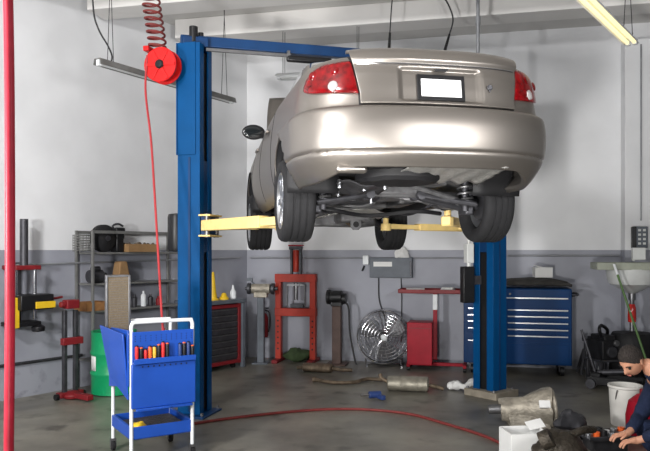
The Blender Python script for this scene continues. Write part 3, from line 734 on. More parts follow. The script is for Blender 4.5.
p = V((-2.517, 8.35, 0))
dr = thing('oil_drum', 'bright green steel drum with a white paper label behind the blue tool cart', 'drum', p, 0)
R_ = .26; H = .74; pf_ = [(.02, .0), (R_ - .02, .0), (R_, .012)]
for z in (.25, .49): pf_ += [(R_, z - .03), (R_ + .012, z - .01), (R_ + .012, z + .01), (R_, z + .03)]
pf_ += [(R_, H - .012), (R_ + .006, H), (R_ - .02, H), (R_ - .025, H - .015), (.02, H - .015)]
mb = MB(); mb.lathe(pf_, 48); mb.build('barrel', 'green_paint', dr)
mb = MB(); mb.grid(lambda u, v: V(((R_ + .003) * math.sin(-1.05 + .45 * u), -(R_ + .003) * math.cos(-1.05 + .45 * u), .29 + .17 * v)), 8, 2); lb = mb.build('paper_label', 'label_white', dr, solid=.002)
mb = MB(); mb.cyl((-.13, .05, H - .02), (-.13, .05, H + .012), .04, n=18); mb.build('bung', 'dark_steel', dr)

# steel rack along the left wall
RLN, RD = 1.45, .33
p = onL(133, .185)
rack = thing('storage_rack', 'grey steel storage rack full of parts along the left wall', 'shelving', p, RL)
SHZ = (.35, .95, 1.28, 1.66)
for x in (-RLN / 2, RLN / 2):
    for y in (-RD / 2, RD / 2):
        mb = MB(); mb.box((x, y, .97), (.03, .03, 1.94)); mb.build('post', 'rack_grey', rack, bevel=.002)
for z in SHZ:
    mb = MB(); mb.box((0, 0, z), (RLN - .04, RD - .04, .024)); mb.build('shelf', 'rack_grey', rack, bevel=.003)
for y in (-RD / 2, RD / 2):
    mb = MB(); mb.box((0, y, 1.92), (RLN - .04, .02, .035)); mb.build('top_rail', 'rack_grey', rack)
rm = Matrix.Translation(p) @ Matrix.Rotation(RL, 4, 'Z')
def rk(x, y, z): return rm @ V((x, y, z))
def px_on_rack(px, y=-.05):                # local x on the rack under a pixel column
    b = rm @ V((0, y, 0)); d = V((-VL.x, -VL.y, 0)); return _solve(b, d, px)
# things on the rack
z3 = SHZ[3] + .015; z2 = SHZ[2] + .015; z1 = SHZ[1] + .015; z0 = SHZ[0] + .015
x = px_on_rack(104)
t = thing('torque_converter', 'round black torque converter standing on the top rack shelf', 'torque converter', rk(x, -.02, z3), RL)
mb = MB(); mb.lathe([(.02, -.1), (.06, -.1), (.08, -.07), (.15, -.05), (.17, -.02), (.17, .05), (.13, .085), (.05, .1), (.03, .11)], 40, (0, 0, .17), (0, -1, 0)); mb.build('housing', 'rubber', t)
mb = MB(); mb.lathe([(.002, .13), (.03, .13), (.035, .1)], 20, (0, 0, .17), (0, -1, 0)); mb.build('hub', 'dark_steel', t)
x = px_on_rack(118)
t = thing('drill_motor', 'black cast motor with a bent handle on the top rack shelf beside the round converter', 'motor', rk(x, -.03, z3), RL)
mb = MB(); mb.box((0, 0, .09), (.11, .14, .18)); mb.cyl((0, .06, .2), (0, -.08, .2), .06, n=20); mb.box((.04, 0, .28), (.14, .06, .06)); mb.build('casing', 'black_plastic', t, bevel=.015)
mb = MB(); mb.tube(spline([(-.04, 0, .25), (-.06, 0, .33), (.02, 0, .355), (.09, 0, .33)]), .014, 8); mb.build('handle', 'dark_steel', t)
x = px_on_rack(136)
t = thing('parts_tray', 'long brown cardboard tray of bolts on the right of the top rack shelf', 'tray', rk(x + .02, -.04, z3), RL)
mb = MB(); mb.box((0, 0, .008), (.46, .26, .016))
for sx, sy, w_, d_ in ((0, -.125, .46, .012), (0, .125, .46, .012), (-.225, 0, .012, .25), (.225, 0, .012, .25)): mb.box((sx, sy, .055), (w_, d_, .09))
mb.build('tray', 'cardboard', t)
mb = MB()
for k in range(26): mb.ball((random.uniform(-.2, .2), random.uniform(-.1, .1), .06 + random.uniform(0, .045)), random.uniform(.018, .034), 8, 6)
o = mb.build('loose_bolts', 'rusty_metal', t); o['kind'] = 'stuff'
x = px_on_rack(83)
t = thing('wire_basket', 'grey wire coil basket at the left end of the top rack shelf', 'basket', rk(x, -.02, z3), RL)
mb = MB()
for k in range(7): mb.ring((0, 0, .02 + .03 * k), (0, 0, 1), .1, .006, 24, 6)
for k in range(8): a = k * PI / 4; mb.cyl((.1 * math.cos(a), .1 * math.sin(a), 0), (.1 * math.cos(a), .1 * math.sin(a), .21), .004, n=6)
mb.build('wires', 'rack_grey', t)
x = px_on_rack(97)
t = thing('starter_motor', 'dark starter motor lying on the shelf under the round converter', 'motor', rk(x, -.03, z2), RL)
mb = MB(); mb.cyl((-.1, 0, .08), (.08, 0, .08), .08, n=22); mb.cyl((.08, 0, .08), (.14, 0, .08), .045, n=18); mb.cyl((-.06, 0, .17), (.05, 0, .17), .035, n=16); mb.build('body', 'dark_steel', t, bevel=.006)
x = px_on_rack(88)
t = thing('wooden_tray', 'shallow wooden tray at the left end of the middle rack shelf', 'tray', rk(x + .05, -.05, z1), RL)
mb = MB(); mb.box((0, 0, .01), (.32, .24, .02))
for sx, sy, w_, d_ in ((0, -.115, .32, .014), (0, .115, .32, .014), (-.155, 0, .014, .23), (.155, 0, .014, .23)): mb.box((sx, sy, .06), (w_, d_, .09))
mb.build('tray', 'wood', t)
mb = MB(); mb.box((0, 0, .05), (.26, .18, .05)); mb.jitter(.01, 20); mb.build('contents', 'oily_metal', t)
x = px_on_rack(114)
t = thing('exhaust_elbow', 'black bent exhaust elbow standing on the middle rack shelf', 'pipe', rk(x, -.06, z1), RL)
mb = MB(); mb.tube(spline([(.06, 0, 0), (.06, 0, .12), (.02, 0, .2), (-.07, 0, .23), (-.1, 0, .23)]), .032, 14); mb.lathe([(.03, 0), (.055, 0), (.055, .015), (.03, .015)], 20, (.06, 0, 0)); mb.build('elbow', 'car_dark', t)
x = px_on_rack(122)
for k in range(1):
    mb = MB(); mb.box((0, 0, .13), (.2, .16, .26), top=(.55, .8)); o = tag(mb.build('paper_sack', 'cardboard', bevel=.015), 'brown paper sack on the second rack shelf behind the radiator', 'sack'); place(o, rk(x + .02, 0, z2), RL)
bl = [(134, 'dark_steel', 'dark oil bottle on the middle rack shelf, left of the white one', .16), (143, 'white_paint', 'white aerosol can on the middle rack shelf', .2), (150, 'dark_steel', 'dark oil bottle on the middle rack shelf, right of the white one', .15), (158, 'dull_red', 'dull red can at the right end of the middle rack shelf', .12)]
for px, m_, lab, h in bl:
    mb = MB(); mb.lathe([(.01, 0), (.033, .0), (.035, .01), (.035, h * .72), (.014, h * .84), (.014, h), (.004, h)], 20); o = tag(mb.build('bottle', m_), lab, 'bottle', 'bottles on the middle rack shelf'); place(o, rk(px_on_rack(px), -.06, z1), RL)
for k, px in enumerate((128, 135, 142, 149)):
    mb = MB(); mb.box((0, 0, .06), (.105, .12, .12)); o = mb.build('carton', 'label_white' if k % 2 == 0 else 'cardboard', bevel=.004); place(o, rk(px_on_rack(px), -.07, z0), RL)
    tag(o, ['white carton leftmost in the row on the lowest rack shelf', 'brown carton second in the row on the lowest rack shelf', 'white carton third in the row on the lowest rack shelf', 'brown carton rightmost in the row on the lowest rack shelf'][k], 'carton', 'cartons on the lowest rack shelf')
    mb = MB(); mb.box((0, -.0605, .06), (.09, .003, .05)); mb.build('printed_band', 'dull_red', o)
mb = MB(); mb.box((0, 0, .14), (.22, .2, .28)); o = tag(mb.build('carton', 'cardboard', bevel=.004), 'tall brown carton on the lowest rack shelf behind the radiator', 'carton'); place(o, rk(px_on_rack(108), -.06, z0), RL)
mb = MB(); mb.box((0, -.102, .2), (.14, .003, .06)); mb.build('printed_band', 'dull_red', o)

# ------------------------------------------------------------------ blue tool cart
CR = math.radians(32); CP = V((-1.52, 5.5, 0)) + Matrix.Rotation(CR, 3, 'Z') @ V((.25, .26, 0))
cart = thing('tool_cart', 'bright blue tool cart with white tube frame in front of the left lift post', 'tool cart', CP, CR); cart.scale = (1.05, 1.05, 1.05)
cw, cd = .48, .5
for x in (-cw / 2, cw / 2):
    for y in (-cd / 2, cd / 2):
        mb = MB(); mb.cyl((x, y, .1), (x, y, .98 if y > 0 else 1.02), .0145, n=14); mb.build('post', 'white_paint', cart)
        mb = MB(); mb.cyl((x - .014, y, .04), (x + .014, y, .04), .04, n=20); ca = mb.build('caster', 'rubber', cart, bevel=.004)
        mb = MB(); mb.box((x, y, .09), (.04, .04, .02)); mb.box((x - .02, y, .06), (.005, .03, .07)); mb.box((x + .02, y, .06), (.005, .03, .07)); mb.build('caster_fork', 'steel', ca)
for y in (-cd / 2, cd / 2):
    mb = MB(); z = 1.075 if y < 0 else 1.04
    mb.tube(spline([(-cw / 2, y, .98), (-cw / 2, y, z - .03), (-cw / 2 + .012, y, z - .008), (-cw / 2 + .04, y, z), (cw / 2 - .04, y, z), (cw / 2 - .012, y, z - .008), (cw / 2, y, z - .03), (cw / 2, y, .98)], 6), .0145, 12); mb.build('handle', 'white_paint', cart)
def tray(name, z, h, m='cart_blue', w_=cw, d_=cd):
    mb = MB(); mb.box((0, 0, z), (w_, d_, .012))
    for sx, sy, a_, b_ in ((0, -d_ / 2, w_, .012), (0, d_ / 2, w_, .012), (-w_ / 2, 0, .012, d_), (w_ / 2, 0, .012, d_)): mb.box((sx, sy, z + h / 2), (a_ + .012, b_, h))
    return mb.build(name, m, cart, bevel=.003)
tray('lower_tray', .2, .09); tray('upper_tray', .82, .1)
mb = MB(); mb.box((0, 0, .232), (.4, .36, .045)); mb.jitter(.02, 14); mb.build('tray_mat', 'oily_metal', cart)
yf_ = -cd / 2 - .022
mb = MB(); mb.box((0, yf_ - .0, .885), (cw + .0, .014, .24)); pn = mb.build('tool_panel', 'cart_blue', cart, bevel=.003)
mb = MB()
for r_ in range(3):
    for k in range(12): mb.cyl((-.22 + .04 * k, yf_ - .008, .955 - .0 + .018 * (r_ - 1)), (-.22 + .04 * k, yf_ - .0072, .955 + .018 * (r_ - 1)), .004, n=8)
o = mb.build('peg_holes', 'car_dark', pn); o['kind'] = 'stuff'
mb = MB(); mb.box((0, yf_ - .03, .775), (cw, .05, .014)); mb.box((0, yf_ - .055, .79), (cw, .006, .04)); rk_ = mb.build('tool_rack', 'cart_blue', cart, bevel=.002)
mb = MB(); mb.box((0, yf_ - .012, .60), (cw + .02, .03, .33)); dp = mb.build('front_bin', 'cart_blue', cart, bevel=.006)
mb = MB(); mb.box((0, yf_ - .03, .425), (cw - .04, .03, .02)); mb.box((0, yf_ - .045, .428), (.09, .02, .016)); mb.build('bin_lip', 'cart_blue', cart, bevel=.004)
mb = MB()
for k in range(9): mb.cyl((-.17 + .043 * k, yf_ - .0285, .745), (-.17 + .043 * k, yf_ - .0272, .745), .006, n=10)
o = mb.build('bin_holes', 'car_dark', dp); o['kind'] = 'stuff'
mb = MB(); mb.prism([(-.26, .60), (.26, .52), (.26, 1.0), (-.26, 1.02)], .012, Matrix.Translation((-cw / 2 - .025, 0, 0)) @ Matrix.Rotation(PI / 2, 4, 'X') @ Matrix.Rotation(PI / 2, 4, 'Y')); mb.build('side_panel', 'cart_blue', cart, bevel=.003)
# tilted side panel flares outwards on the left
mb = MB(); mb.faces_from([[V((-cw / 2 - .018, -cd / 2, .5)), V((-cw / 2 - .018, cd / 2, .6)), V((-cw / 2 - .03, cd / 2, .6)), V((-cw / 2 - .03, -cd / 2, .5))], [V((-cw / 2 - .05, -cd / 2 + .02, .99)), V((-cw / 2 - .1, cd / 2 - .02, 1.02)), V((-cw / 2 - .112, cd / 2 - .02, 1.02)), V((-cw / 2 - .062, -cd / 2 + .02, .99))]], caps=True); mb.build('side_wing', 'cart_blue', cart, bevel=.002)
cm = Matrix.Translation(CP) @ Matrix.Rotation(CR, 4, 'Z') @ Matrix.Scale(1.05, 4)
# screwdrivers in the rack
cols = ['handle_red', 'handle_black', 'handle_red', 'handle_orange', 'handle_yellow', 'handle_black', 'handle_red', 'handle_black', None, None, 'handle_blue', 'handle_black', 'handle_blue', 'handle_black']
nm = {'handle_red': 'red', 'handle_black': 'black', 'handle_orange': 'orange', 'handle_yellow': 'yellow', 'handle_blue': 'dark blue'}
ordn = ['first', 'second', 'third', 'fourth', 'fifth', 'sixth', 'seventh', 'eighth', '', '', 'first', 'second', 'third', 'fourth']
for k, c_ in enumerate(cols):
    if not c_: continue
    x = -.215 + .0335 * k; y = yf_ - .031; h = random.uniform(.1, .15)
    side = 'left' if k < 8 else 'right'
    o = thing('screwdriver', '%s-handled screwdriver, %s from the left in the %s bunch on the blue cart' % (nm[c_], ordn[k], side), 'screwdriver', cm @ V((x, y, .783)), CR, 'screwdrivers on the tool cart')
    mb = MB(); mb.lathe([(.003, 0), (.0135, .003), (.0125, .02), (.0155, .05), (.0155, h - .02), (.012, h), (.003, h + .003)], 12); mb.build('handle', c_, o)
    mb = MB(); mb.lathe([(.003, h - .012), (.0135, h - .01), (.0135, h - .004), (.003, h)], 12, (0, 0, .004)); mb.build('end_cap', 'handle_black' if c_ != 'handle_black' else 'handle_orange', o)
# radiator resting upright in the cart tray
t = thing('radiator_core', 'flat brown finned radiator with a grey frame standing up in the blue cart', 'radiator', V((-1.755, 5.93, .87)), CR)
rw, rh = .19, .62
mb = MB(); mb.box((0, 0, rh / 2), (rw - .02, .03, rh - .03)); co_ = mb.build('core', 'radiator', t)
mb = MB(); mb.box((-rw / 2, 0, rh / 2), (.02, .04, rh)); mb.box((rw / 2, 0, rh / 2), (.02, .04, rh)); mb.box((0, 0, rh - .01), (rw, .04, .02)); mb.box((0, 0, .01), (rw, .04, .02)); mb.build('frame', 'steel', t, bevel=.004)
mb = MB()
for k in range(28): mb.box((0, -.016, .03 + k * .0205), (rw - .03, .004, .003))
o = mb.build('fins', 'steel', co_); o['kind'] = 'stuff'
# funnel/glove in the lower tray
t = MB(); t.ball((0, 0, .02), (.075, .05, .02), 18, 10); t.jitter(.02, 18); o = tag(t.build('shop_rag', 'yellow'), 'crumpled yellow rag in the lower tray of the blue cart', 'rag'); place(o, cm @ V((-.15, -.12, .253)))

# ------------------------------------------------------------------ bench in the back left corner
BOFF = .62
pc = onL(211, .33)
d1 = 1.5
bench = thing('workbench', 'dark grey workbench with a red drawer unit in the back left corner', 'workbench', pc, RL)
BW = .84; pc = pc - VL * .17
mb = MB(); mb.box((0, 0, .965), (BW, .6, .05)); mb.build('worktop', 'bench_grey', bench, bevel=.006)
for x in (-BW / 2 + .04, BW / 2 - .04):
    for y in (-.26, .26):
        mb = MB(); mb.box((x, y, .47), (.05, .05, .94)); mb.build('leg', 'bench_grey', bench, bevel=.004)
mb = MB(); mb.box((0, .02, .5), (BW - .16, .5, .86)); cab = mb.build('drawer_cabinet', 'dark_steel', bench, bevel=.006)
mb = MB(); mb.box((-.32, -.245, .5), (.05, .03, .86)); mb.box((.32, -.245, .5), (.05, .03, .86)); mb.box((0, -.245, .9), (.6, .03, .05)); mb.box((0, -.245, .1), (.6, .03, .05)); mb.build('red_frame', 'dull_red', cab, bevel=.004)
for k in range(8):
    z = .16 + k * .09
    mb = MB(); mb.box((0, -.238, z + .03), (.58, .025, .075)); dw = mb.build('drawer', 'dark_steel', cab, bevel=.004)
    mb = MB(); mb.box((0, -.256, z + .06), (.54, .012, .014)); mb.build('drawer_pull', 'steel', dw)
for x in (-.26, .26):
    for y in (-.18, .2):
        mb = MB(); mb.cyl((x - .02, y, .035), (x + .02, y, .035), .035, n=18); mb.build('caster', 'black_plastic', bench)
bm_ = Matrix.Translation(pc) @ Matrix.Rotation(RL, 4, 'Z')
def bx_(px, y): b = bm_ @ V((0, y, 0)); return _solve(b, V((-VL.x, -VL.y, 0)), px)
def onbench(px, y): return bm_ @ V((bx_(px, y), y, .99))
mb = MB(); mb.lathe([(.01, 0), (.085, 0), (.085, .012), (.06, .03), (.045, .12), (.02, .38), (.012, .4), (.004, .4)], 24); o = tag(mb.build('oil_funnel', 'yellow'), 'tall yellow funnel upside down on the workbench next to the blue post', 'funnel'); place(o, onbench(213, -.1))
mb = MB(); mb.lathe([(.01, 0), (.07, 0), (.07, .02), (.045, .05), (.03, .09), (.005, .1)], 24); o = tag(mb.build('oil_funnel', 'yellow'), 'small yellow funnel upside down on the workbench', 'funnel'); place(o, onbench(224, -.14))
mb = MB(); mb.lathe([(.01, 0), (.045, .0), (.048, .02), (.045, .1), (.02, .14), (.014, .19), (.004, .2)], 20); o = tag(mb.build('spray_bottle', 'white_paint'), 'pale spray bottle on the workbench between funnels and grinder', 'bottle'); place(o, onbench(233, -.1))
t = thing('bench_grinder', 'beige and black grinder on a grey pedestal in the corner beside the workbench', 'bench grinder', V((-.98, 10.5, .99)), -.1)
mb = MB(); mb.box((.02, 0, -.49), (.1, .1, .98)); mb.box((.02, 0, -.98), (.24, .24, .02)); mb.build('pedestal', 'bench_grey', t, bevel=.006)
mb = MB(); mb.cyl((-.12, 0, .13), (.16, 0, .13), .075, n=24); mb.box((.02, 0, .04), (.2, .14, .08)); mb.build('motor', 'cast_alu', t, bevel=.008)
for x in (-.16, .2):
    mb = MB(); mb.cyl((x - .025, 0, .13), (x + .025, 0, .13), .085, n=26); mb.cyl((x - .06 if x < 0 else x - .02, 0, .13), (x + .07, 0, .13), .025, n=12); mb.build('wheel_guard', 'dark_steel', t, bevel=.006)
mb = MB(); mb.tube([(-.08, 0, .2), (-.14, -.04, .27)], .012, 8); mb.box((-.14, -.04, .27), (.08, .05, .05)); mb.build('work_lamp', 'bench_grey', t)
# extinguisher beside the bench
p = onB(263, .19)
t = thing('fire_extinguisher', 'dull red fire extinguisher on the back wall in the corner by the workbench', 'fire extinguisher', p + V((0, 0, .35)), RB)
mb = MB(); mb.lathe([(.02, 0), (.07, .0), (.08, .02), (.08, .3), (.055, .36), (.025, .38), (.02, .4)], 24); mb.build('cylinder', 'dull_red', t)
mb = MB(); mb.box((0, 0, .42), (.05, .04, .05)); mb.box((.04, -.0, .45), (.12, .02, .02)); mb.build('valve', 'black_plastic', t)
mb = MB(); mb.tube(spline([(.03, 0, .42), (.1, 0, .38), (.11, 0, .2), (.09, 0, .08)]), .012, 8); mb.build('hose', 'black_plastic', t)
mb = MB(); mb.box((0, .11, .2), (.06, .1, .2)); mb.build('wall_hook', 'dark_steel', t)

# ------------------------------------------------------------------ shop press
p = onB(296, .28); s = F / p.y; zz = lambda py: EYE - (py - HZ) / s
pr_ = thing('shop_press', 'orange-red hydraulic shop press standing against the back wall', 'shop press', p, RB)
for x in (-.27, .27):
    mb = MB(); mb.box((x, -.05, zz(280) / 2 + .02), (.085, .012, zz(280) - .02)); mb.box((x - .0375, 0, zz(280) / 2 + .02), (.01, .1, zz(280) - .02)); mb.box((x + .0375, 0, zz(280) / 2 + .02), (.01, .1, zz(280) - .02)); up = mb.build('upright', 'press_red', pr_, bevel=.002)
    mb = MB()
    for k in range(8): mb.cyl((x, -.0575, .2 + .085 * k), (x, -.0562, .2 + .085 * k), .014, n=14)
    o = mb.build('pin_holes', 'car_dark', up); o['kind'] = 'stuff'
    mb = MB(); mb.box((x, 0, .025), (.09, .5, .05)); mb.build('foot', 'dull_red', pr_, bevel=.006)
mb = MB(); mb.box((0, 0, zz(278)), (.64, .13, .12)); mb.build('top_beam', 'press_red', pr_, bevel=.006)
mb = MB(); mb.box((0, 0, zz(312)), (.64, .13, .12)); bed = mb.build('bed', 'press_red', pr_, bevel=.006)
mb = MB(); mb.box((.03, 0, zz(305.5)), (.2, .14, .06)); mb.build('press_block', 'dark_steel', pr_, bevel=.006)
mb = MB()
for x in (-.07, .07): mb.box((x, 0, zz(262)), (.03, .07, .42))
mb.box((0, 0, zz(248)), (.2, .09, .05)); mb.build('jack_frame', 'dark_steel', pr_, bevel=.004)
mb = MB(); mb.cyl((0, 0, zz(272)), (0, 0, zz(250)), .045, n=20); jk = mb.build('jack', 'press_red', pr_, bevel=.006)
mb = MB(); mb.cyl((0, -.0, zz(300)), (0, 0, zz(283)), .03, n=16); mb.box((0, 0, zz(285)), (.26, .06, .03)); mb.build('ram', 'steel', jk)
for x in (-.14, .14):
    mb = MB(); mb.cyl((x, 0, zz(306)), (x, 0, zz(284)), .012, n=10); mb.build('return_spring', 'steel', jk)
mb = MB(); mb.box((0, 0, zz(245.5)), (.22, .1, .02)); mb.build('cap_plate', 'red_paint', pr_)
# dark cast lump under the press
mb = MB(); mb.ball((0, 0, .1), (.2, .12, .1), 20, 12); mb.jitter(.05, 9, 3); o = tag(mb.build('rag_heap', 'plant_green'), 'dark green heap of rags on the floor under the shop press', 'rags'); place(o, onB(297, .24, .0))

# ------------------------------------------------------------------ pedestal grinder, fan, wall box
p = onB(337, .4)
t = thing('pedestal_grinder', 'black grinder on a brown steel pedestal left of the chrome fan', 'grinder', p, RB)
mb = MB(); mb.box((0, 0, .44), (.13, .12, .86)); mb.build('pedestal', 'brown_steel', t, bevel=.008)
mb = MB(); mb.box((0, 0, .012), (.3, .28, .024)); mb.build('base', 'brown_steel', t, bevel=.006)
mb = MB(); mb.cyl((-.1, 0, 1.0), (.08, 0, 1.0), .1, n=24); mb.box((0, 0, .9), (.16, .14, .06)); mb.cyl((-.15, 0, 1.0), (-.1, 0, 1.0), .11, n=24); mb.cyl((.08, 0, .98), (.14, 0, .98), .08, n=24); hd = mb.build('motor', 'black_plastic', t, bevel=.006)
mb = MB(); mb.tube(spline([(.1, -.02, .95), (.18, -.03, .85), (.2, -.03, .5), (.27, -.02, .1), (.3, -.02, .012)]), .014, 8); mb.build('power_cable', 'cable', t)
p = onB(383.5, .36)
fan = thing('floor_fan', 'round chrome caged floor fan with dark blades on the floor by the back wall', 'fan', p, RB + math.radians(12))
fz = .43; R_ = .385
for nm_, y in (('front_guard', -.12), ('rear_guard', .12)):
    mb = MB()
    for k in range(1, 8): mb.ring((0, y * (1.0 - .35 * (k / 8) ** 2 * 0), fz), (0, 1, 0), R_ * k / 8, .0035, 40, 6)
    mb.ring((0, y * .8, fz), (0, 1, 0), R_, .009, 48, 8)
    for k in range(24):
        a = 2 * PI * k / 24; mb.tube([(.05 * math.cos(a), y * 1.05, fz + .05 * math.sin(a)), (.25 * math.cos(a + .12), y * 1.02, fz + .25 * math.sin(a + .12)), (R_ * math.cos(a + .2), y * .8, fz + R_ * math.sin(a + .2))], .003, 5)
    g_ = mb.build(nm_, 'chrome', fan)
mb = MB(); mb.grid(lambda u, v: V((R_ * 1.01 * math.cos(2 * PI * u), -.08 + .16 * v, fz + R_ * 1.01 * math.sin(2 * PI * u))), 48, 2); mb.build('drum_ring', 'chrome', fan, solid=.004)
for k in range(3):
    a = 2 * PI * k / 3 + .6
    def bl_(u, v):
        r = .06 + .28 * u; w = (v - .5) * (.5 + .9 * math.sin(PI * (u * .75 + .15))); aa = a + w * .75
        return V((r * math.cos(aa), .06 * (v - .5), fz + r * math.sin(aa)))
    mb = MB(); mb.grid(bl_, 12, 10); mb.build('blade', 'fan_grey', fan, solid=.004)
mb = MB(); mb.lathe([(.002, .15), (.03, .145), (.045, .13), (.045, .06)], 20, (0, 0, fz), (0, -1, 0)); mb.build('hub', 'white_paint', fan)
mb = MB(); mb.cyl((0, .02, fz), (0, .2, fz), .07, n=20); mb.build('motor', 'black_plastic', fan, bevel=.006)
mb = MB()
for x in (-.25, .25): mb.tube(spline([(x, -.2, .014), (x, .2, .014)]), .014, 8); mb.tube([(x, 0, .014), (x * 1.05, 0, .11)], .012, 8)
mb.tube([(-.25, .12, .014), (.25, .12, .014)], .012, 8); mb.build('stand', 'chrome', fan)
p = onB(392, .0); s = F / p.y; zz = lambda py: EYE - (py - HZ) / s
t = thing('wall_box', 'long dark grey metal electrical box on the back wall above the fan', 'electrical box', p + NB * .075, RB)
mb = MB(); mb.box((0, 0, zz(267.5)), (.64, .14, .3)); mb.build('case', 'bench_grey', t, bevel=.008)
mb = MB(); mb.box((-.27 - .12, .03, zz(260)), (.09, .08, .14)); mb.build('outlet', 'white_paint', t, bevel=.008)
mb = MB(); mb.box((.3, -.06, zz(268)), (.03, .06, .22)); mb.build('lever', 'dark_steel', t, bevel=.004)
mb = MB(); mb.tube(spline([(-.2, .05, zz(278)), (-.19, .05, zz(300)), (-.1, .055, zz(320)), (-.08, .055, .3)]), .01, 7); mb.tube(spline([(.14, .05, zz(278)), (.15, .055, zz(300)), (.14, .055, .3)]), .008, 7); mb.build('cables', 'cable', t)
mb = MB(); mb.tube([(-.42, .05, zz(266)), (-.45, .03, zz(271))], .015, 8); mb.build('plug', 'black_plastic', t)
mb = MB(); mb.box((0, 0, 0), (.28, .006, .07)); o = tag(mb.build('paper_strip', 'label_white'), 'white paper strip stuck on the grey electrical box', 'paper'); place(o, p + UB * -.12 + NB * .149 + V((0, 0, zz(264))), RB)
mb = MB(); mb.ball((0, 0, 0), (.12, .045, .1), 20, 12); mb.jitter(.05, 10, 5); o = tag(mb.build('shop_rag', 'cloth_white'), 'crumpled white rag lying over the top right of the grey electrical box', 'rag'); place(o, p + UB * .16 + NB * .1 + V((0, 0, zz(267.5) + .15 + .05)), RB)

# ------------------------------------------------------------------ red parts trolley
p = onB(428, .45); s = F / p.y; zz = lambda py: EYE - (py - HZ) / s
t = thing('parts_trolley', 'bright red trolley with a flat tray on a post and a red box below', 'trolley', p, RB)
mb = MB(); mb.box((.04, 0, zz(292)), (.88, .42, .022)); 
for sx, sy, a_, b_ in ((.04, -.21, .88, .012), (.04, .21, .88, .012), (-.4, 0, .012, .42), (.48, 0, .012, .42)): mb.box((sx, sy, zz(290.5)), (a_, b_, .05))
mb.build('top_tray', 'dull_red', t, bevel=.004)
mb = MB(); mb.box((.1, .04, zz(292) / 2 + .06), (.06, .06, zz(292) - .14)); mb.build('post', 'red_paint', t, bevel=.005)
mb = MB(); mb.box((.1, .008, zz(302)), (.062, .012, .22)); mb.build('white_sleeve', 'white_paint', t)
mb = MB(); mb.box((-.1, -.05, .07 + .31), (.35, .36, .6)); bx = mb.build('red_box', 'red_paint', t, bevel=.008)
mb = MB(); mb.box((-.1, -.232, .6), (.3, .008, .012)); mb.build('lid_seam', 'dull_red', bx)
mb = MB(); mb.box((.12, -.02, .075), (.84, .06, .045)); mb.box((-.26, -.02, .075), (.05, .4, .045)); mb.box((.52, -.02, .075), (.05, .4, .045)); mb.build('base_frame', 'red_paint', t, bevel=.005)
for x, y in ((-.26, -.2), (-.26, .16), (.52, -.2), (.52, .16)):
    mb = MB(); mb.cyl((x - .02, y, .03), (x + .02, y, .03), .03, n=16); mb.box((x, y, .055), (.03, .03, .01)); mb.build('caster', 'black_plastic', t)
tm = Matrix.Translation(p) @ Matrix.Rotation(RB, 4, 'Z'); zt = zz(292) + .011
mb = MB(); mb.box((0, 0, .02), (.26, .2, .04), (0, 0, .1)); o = tag(mb.build('paper_pile', 'label_white', bevel=.003), 'flat pile of white paper on the left of the red trolley tray', 'paper'); place(o, tm @ V((-.18, 0, zt)), RB)
mb = MB(); mb.box((0, 0, .03), (.2, .16, .06), (0, 0, -.2), top=(.8, .6)); o = tag(mb.build('shop_rag', 'cloth_white', bevel=.01), 'folded white rag on the right of the red trolley tray', 'rag'); place(o, tm @ V((.28, -.02, zt)), RB)

# ------------------------------------------------------------------ blue tool chest
p = onB(516, .42); s = F / p.y; zz = lambda py: EYE - (py - HZ) / (F / (p.y - .3))
t = thing('tool_chest', 'wide blue rolling tool chest with silver drawer pulls behind the right lift post', 'tool chest', p, RB)
W_ = 1.42; D_ = .58; zt_ = zz(288.5); zb_ = .15
mb = MB(); mb.box((0, 0, (zt_ + zb_) / 2), (W_, D_, zt_ - zb_)); ch = mb.build('cabinet', 'chest_blue', t, bevel=.012)
yf = -D_ / 2
mb = MB(); mb.box((0, yf - .006, zz(294)), (W_ - .06, .018, .13)); d0 = mb.build('lid_drawer', 'chest_blue', ch, bevel=.004)
mb = MB(); mb.box((0, yf - .02, zz(298)), (W_ - .1, .014, .016)); mb.build('drawer_pull', 'alloy', d0)
for (x0, w_, ys) in ((-.41, .5, (309, 315.6, 322, 329, 341.5)), (.27, .8, (310, 316.5, 323, 329.5, 336))):
    prev = 303.5
    for y_ in ys:
        zc = zz((prev + y_ + 5) / 2); hh = abs(zz(prev) - zz(y_ + 5)) * .62
        hh = max(.06, abs(zz(prev + .6) - zz(y_ + 4.4)) - .02) if y_ - prev > 8 else .075
        zc = zz(y_) - hh / 2 + .02
        mb = MB(); mb.box((x0, yf - .005, zc), (w_, .014, hh)); dd = mb.build('drawer', 'chest_blue', ch, bevel=.003)
        mb = MB(); mb.box((x0, yf - .016, zz(y_)), (w_ - .02, .012, .016)); mb.build('drawer_pull', 'alloy', dd)
        prev = y_
mb = MB(); mb.cyl((-W_ / 2 + .62, yf - .015, zz(294)), (-W_ / 2 + .62, yf - .02, zz(294)), .015, n=14); mb.build('lock', 'chrome', d0)
mb = MB(); mb.box((.27, yf - .004, .3), (.8, .012, .26)); mb.box((-.41, yf - .004, .26), (.5, .012, .2)); mb.build('lower_door', 'chest_blue', ch, bevel=.003)
mb = MB(); mb.tube(spline([(W_ / 2, -.2, zt_ - .1), (W_ / 2 + .09, -.2, zt_ - .08), (W_ / 2 + .09, .2, zt_ - .08), (W_ / 2, .2, zt_ - .1)], 6), .014, 8); mb.build('side_handle', 'dark_steel', ch)
for x in (-W_ / 2 + .12, W_ / 2 - .12):
    for y in (-.2, .2):
        mb = MB(); mb.cyl((x - .025, y, .065), (x + .025, y, .065), .065, n=22); c_ = mb.build('caster', 'black_plastic', t, bevel=.006)
        mb = MB(); mb.box((x, y, .14), (.1, .1, .02)); mb.box((x - .035, y, .1), (.008, .05, .09)); mb.box((x + .035, y, .1), (.008, .05, .09)); mb.build('caster_fork', 'dark_steel', c_)
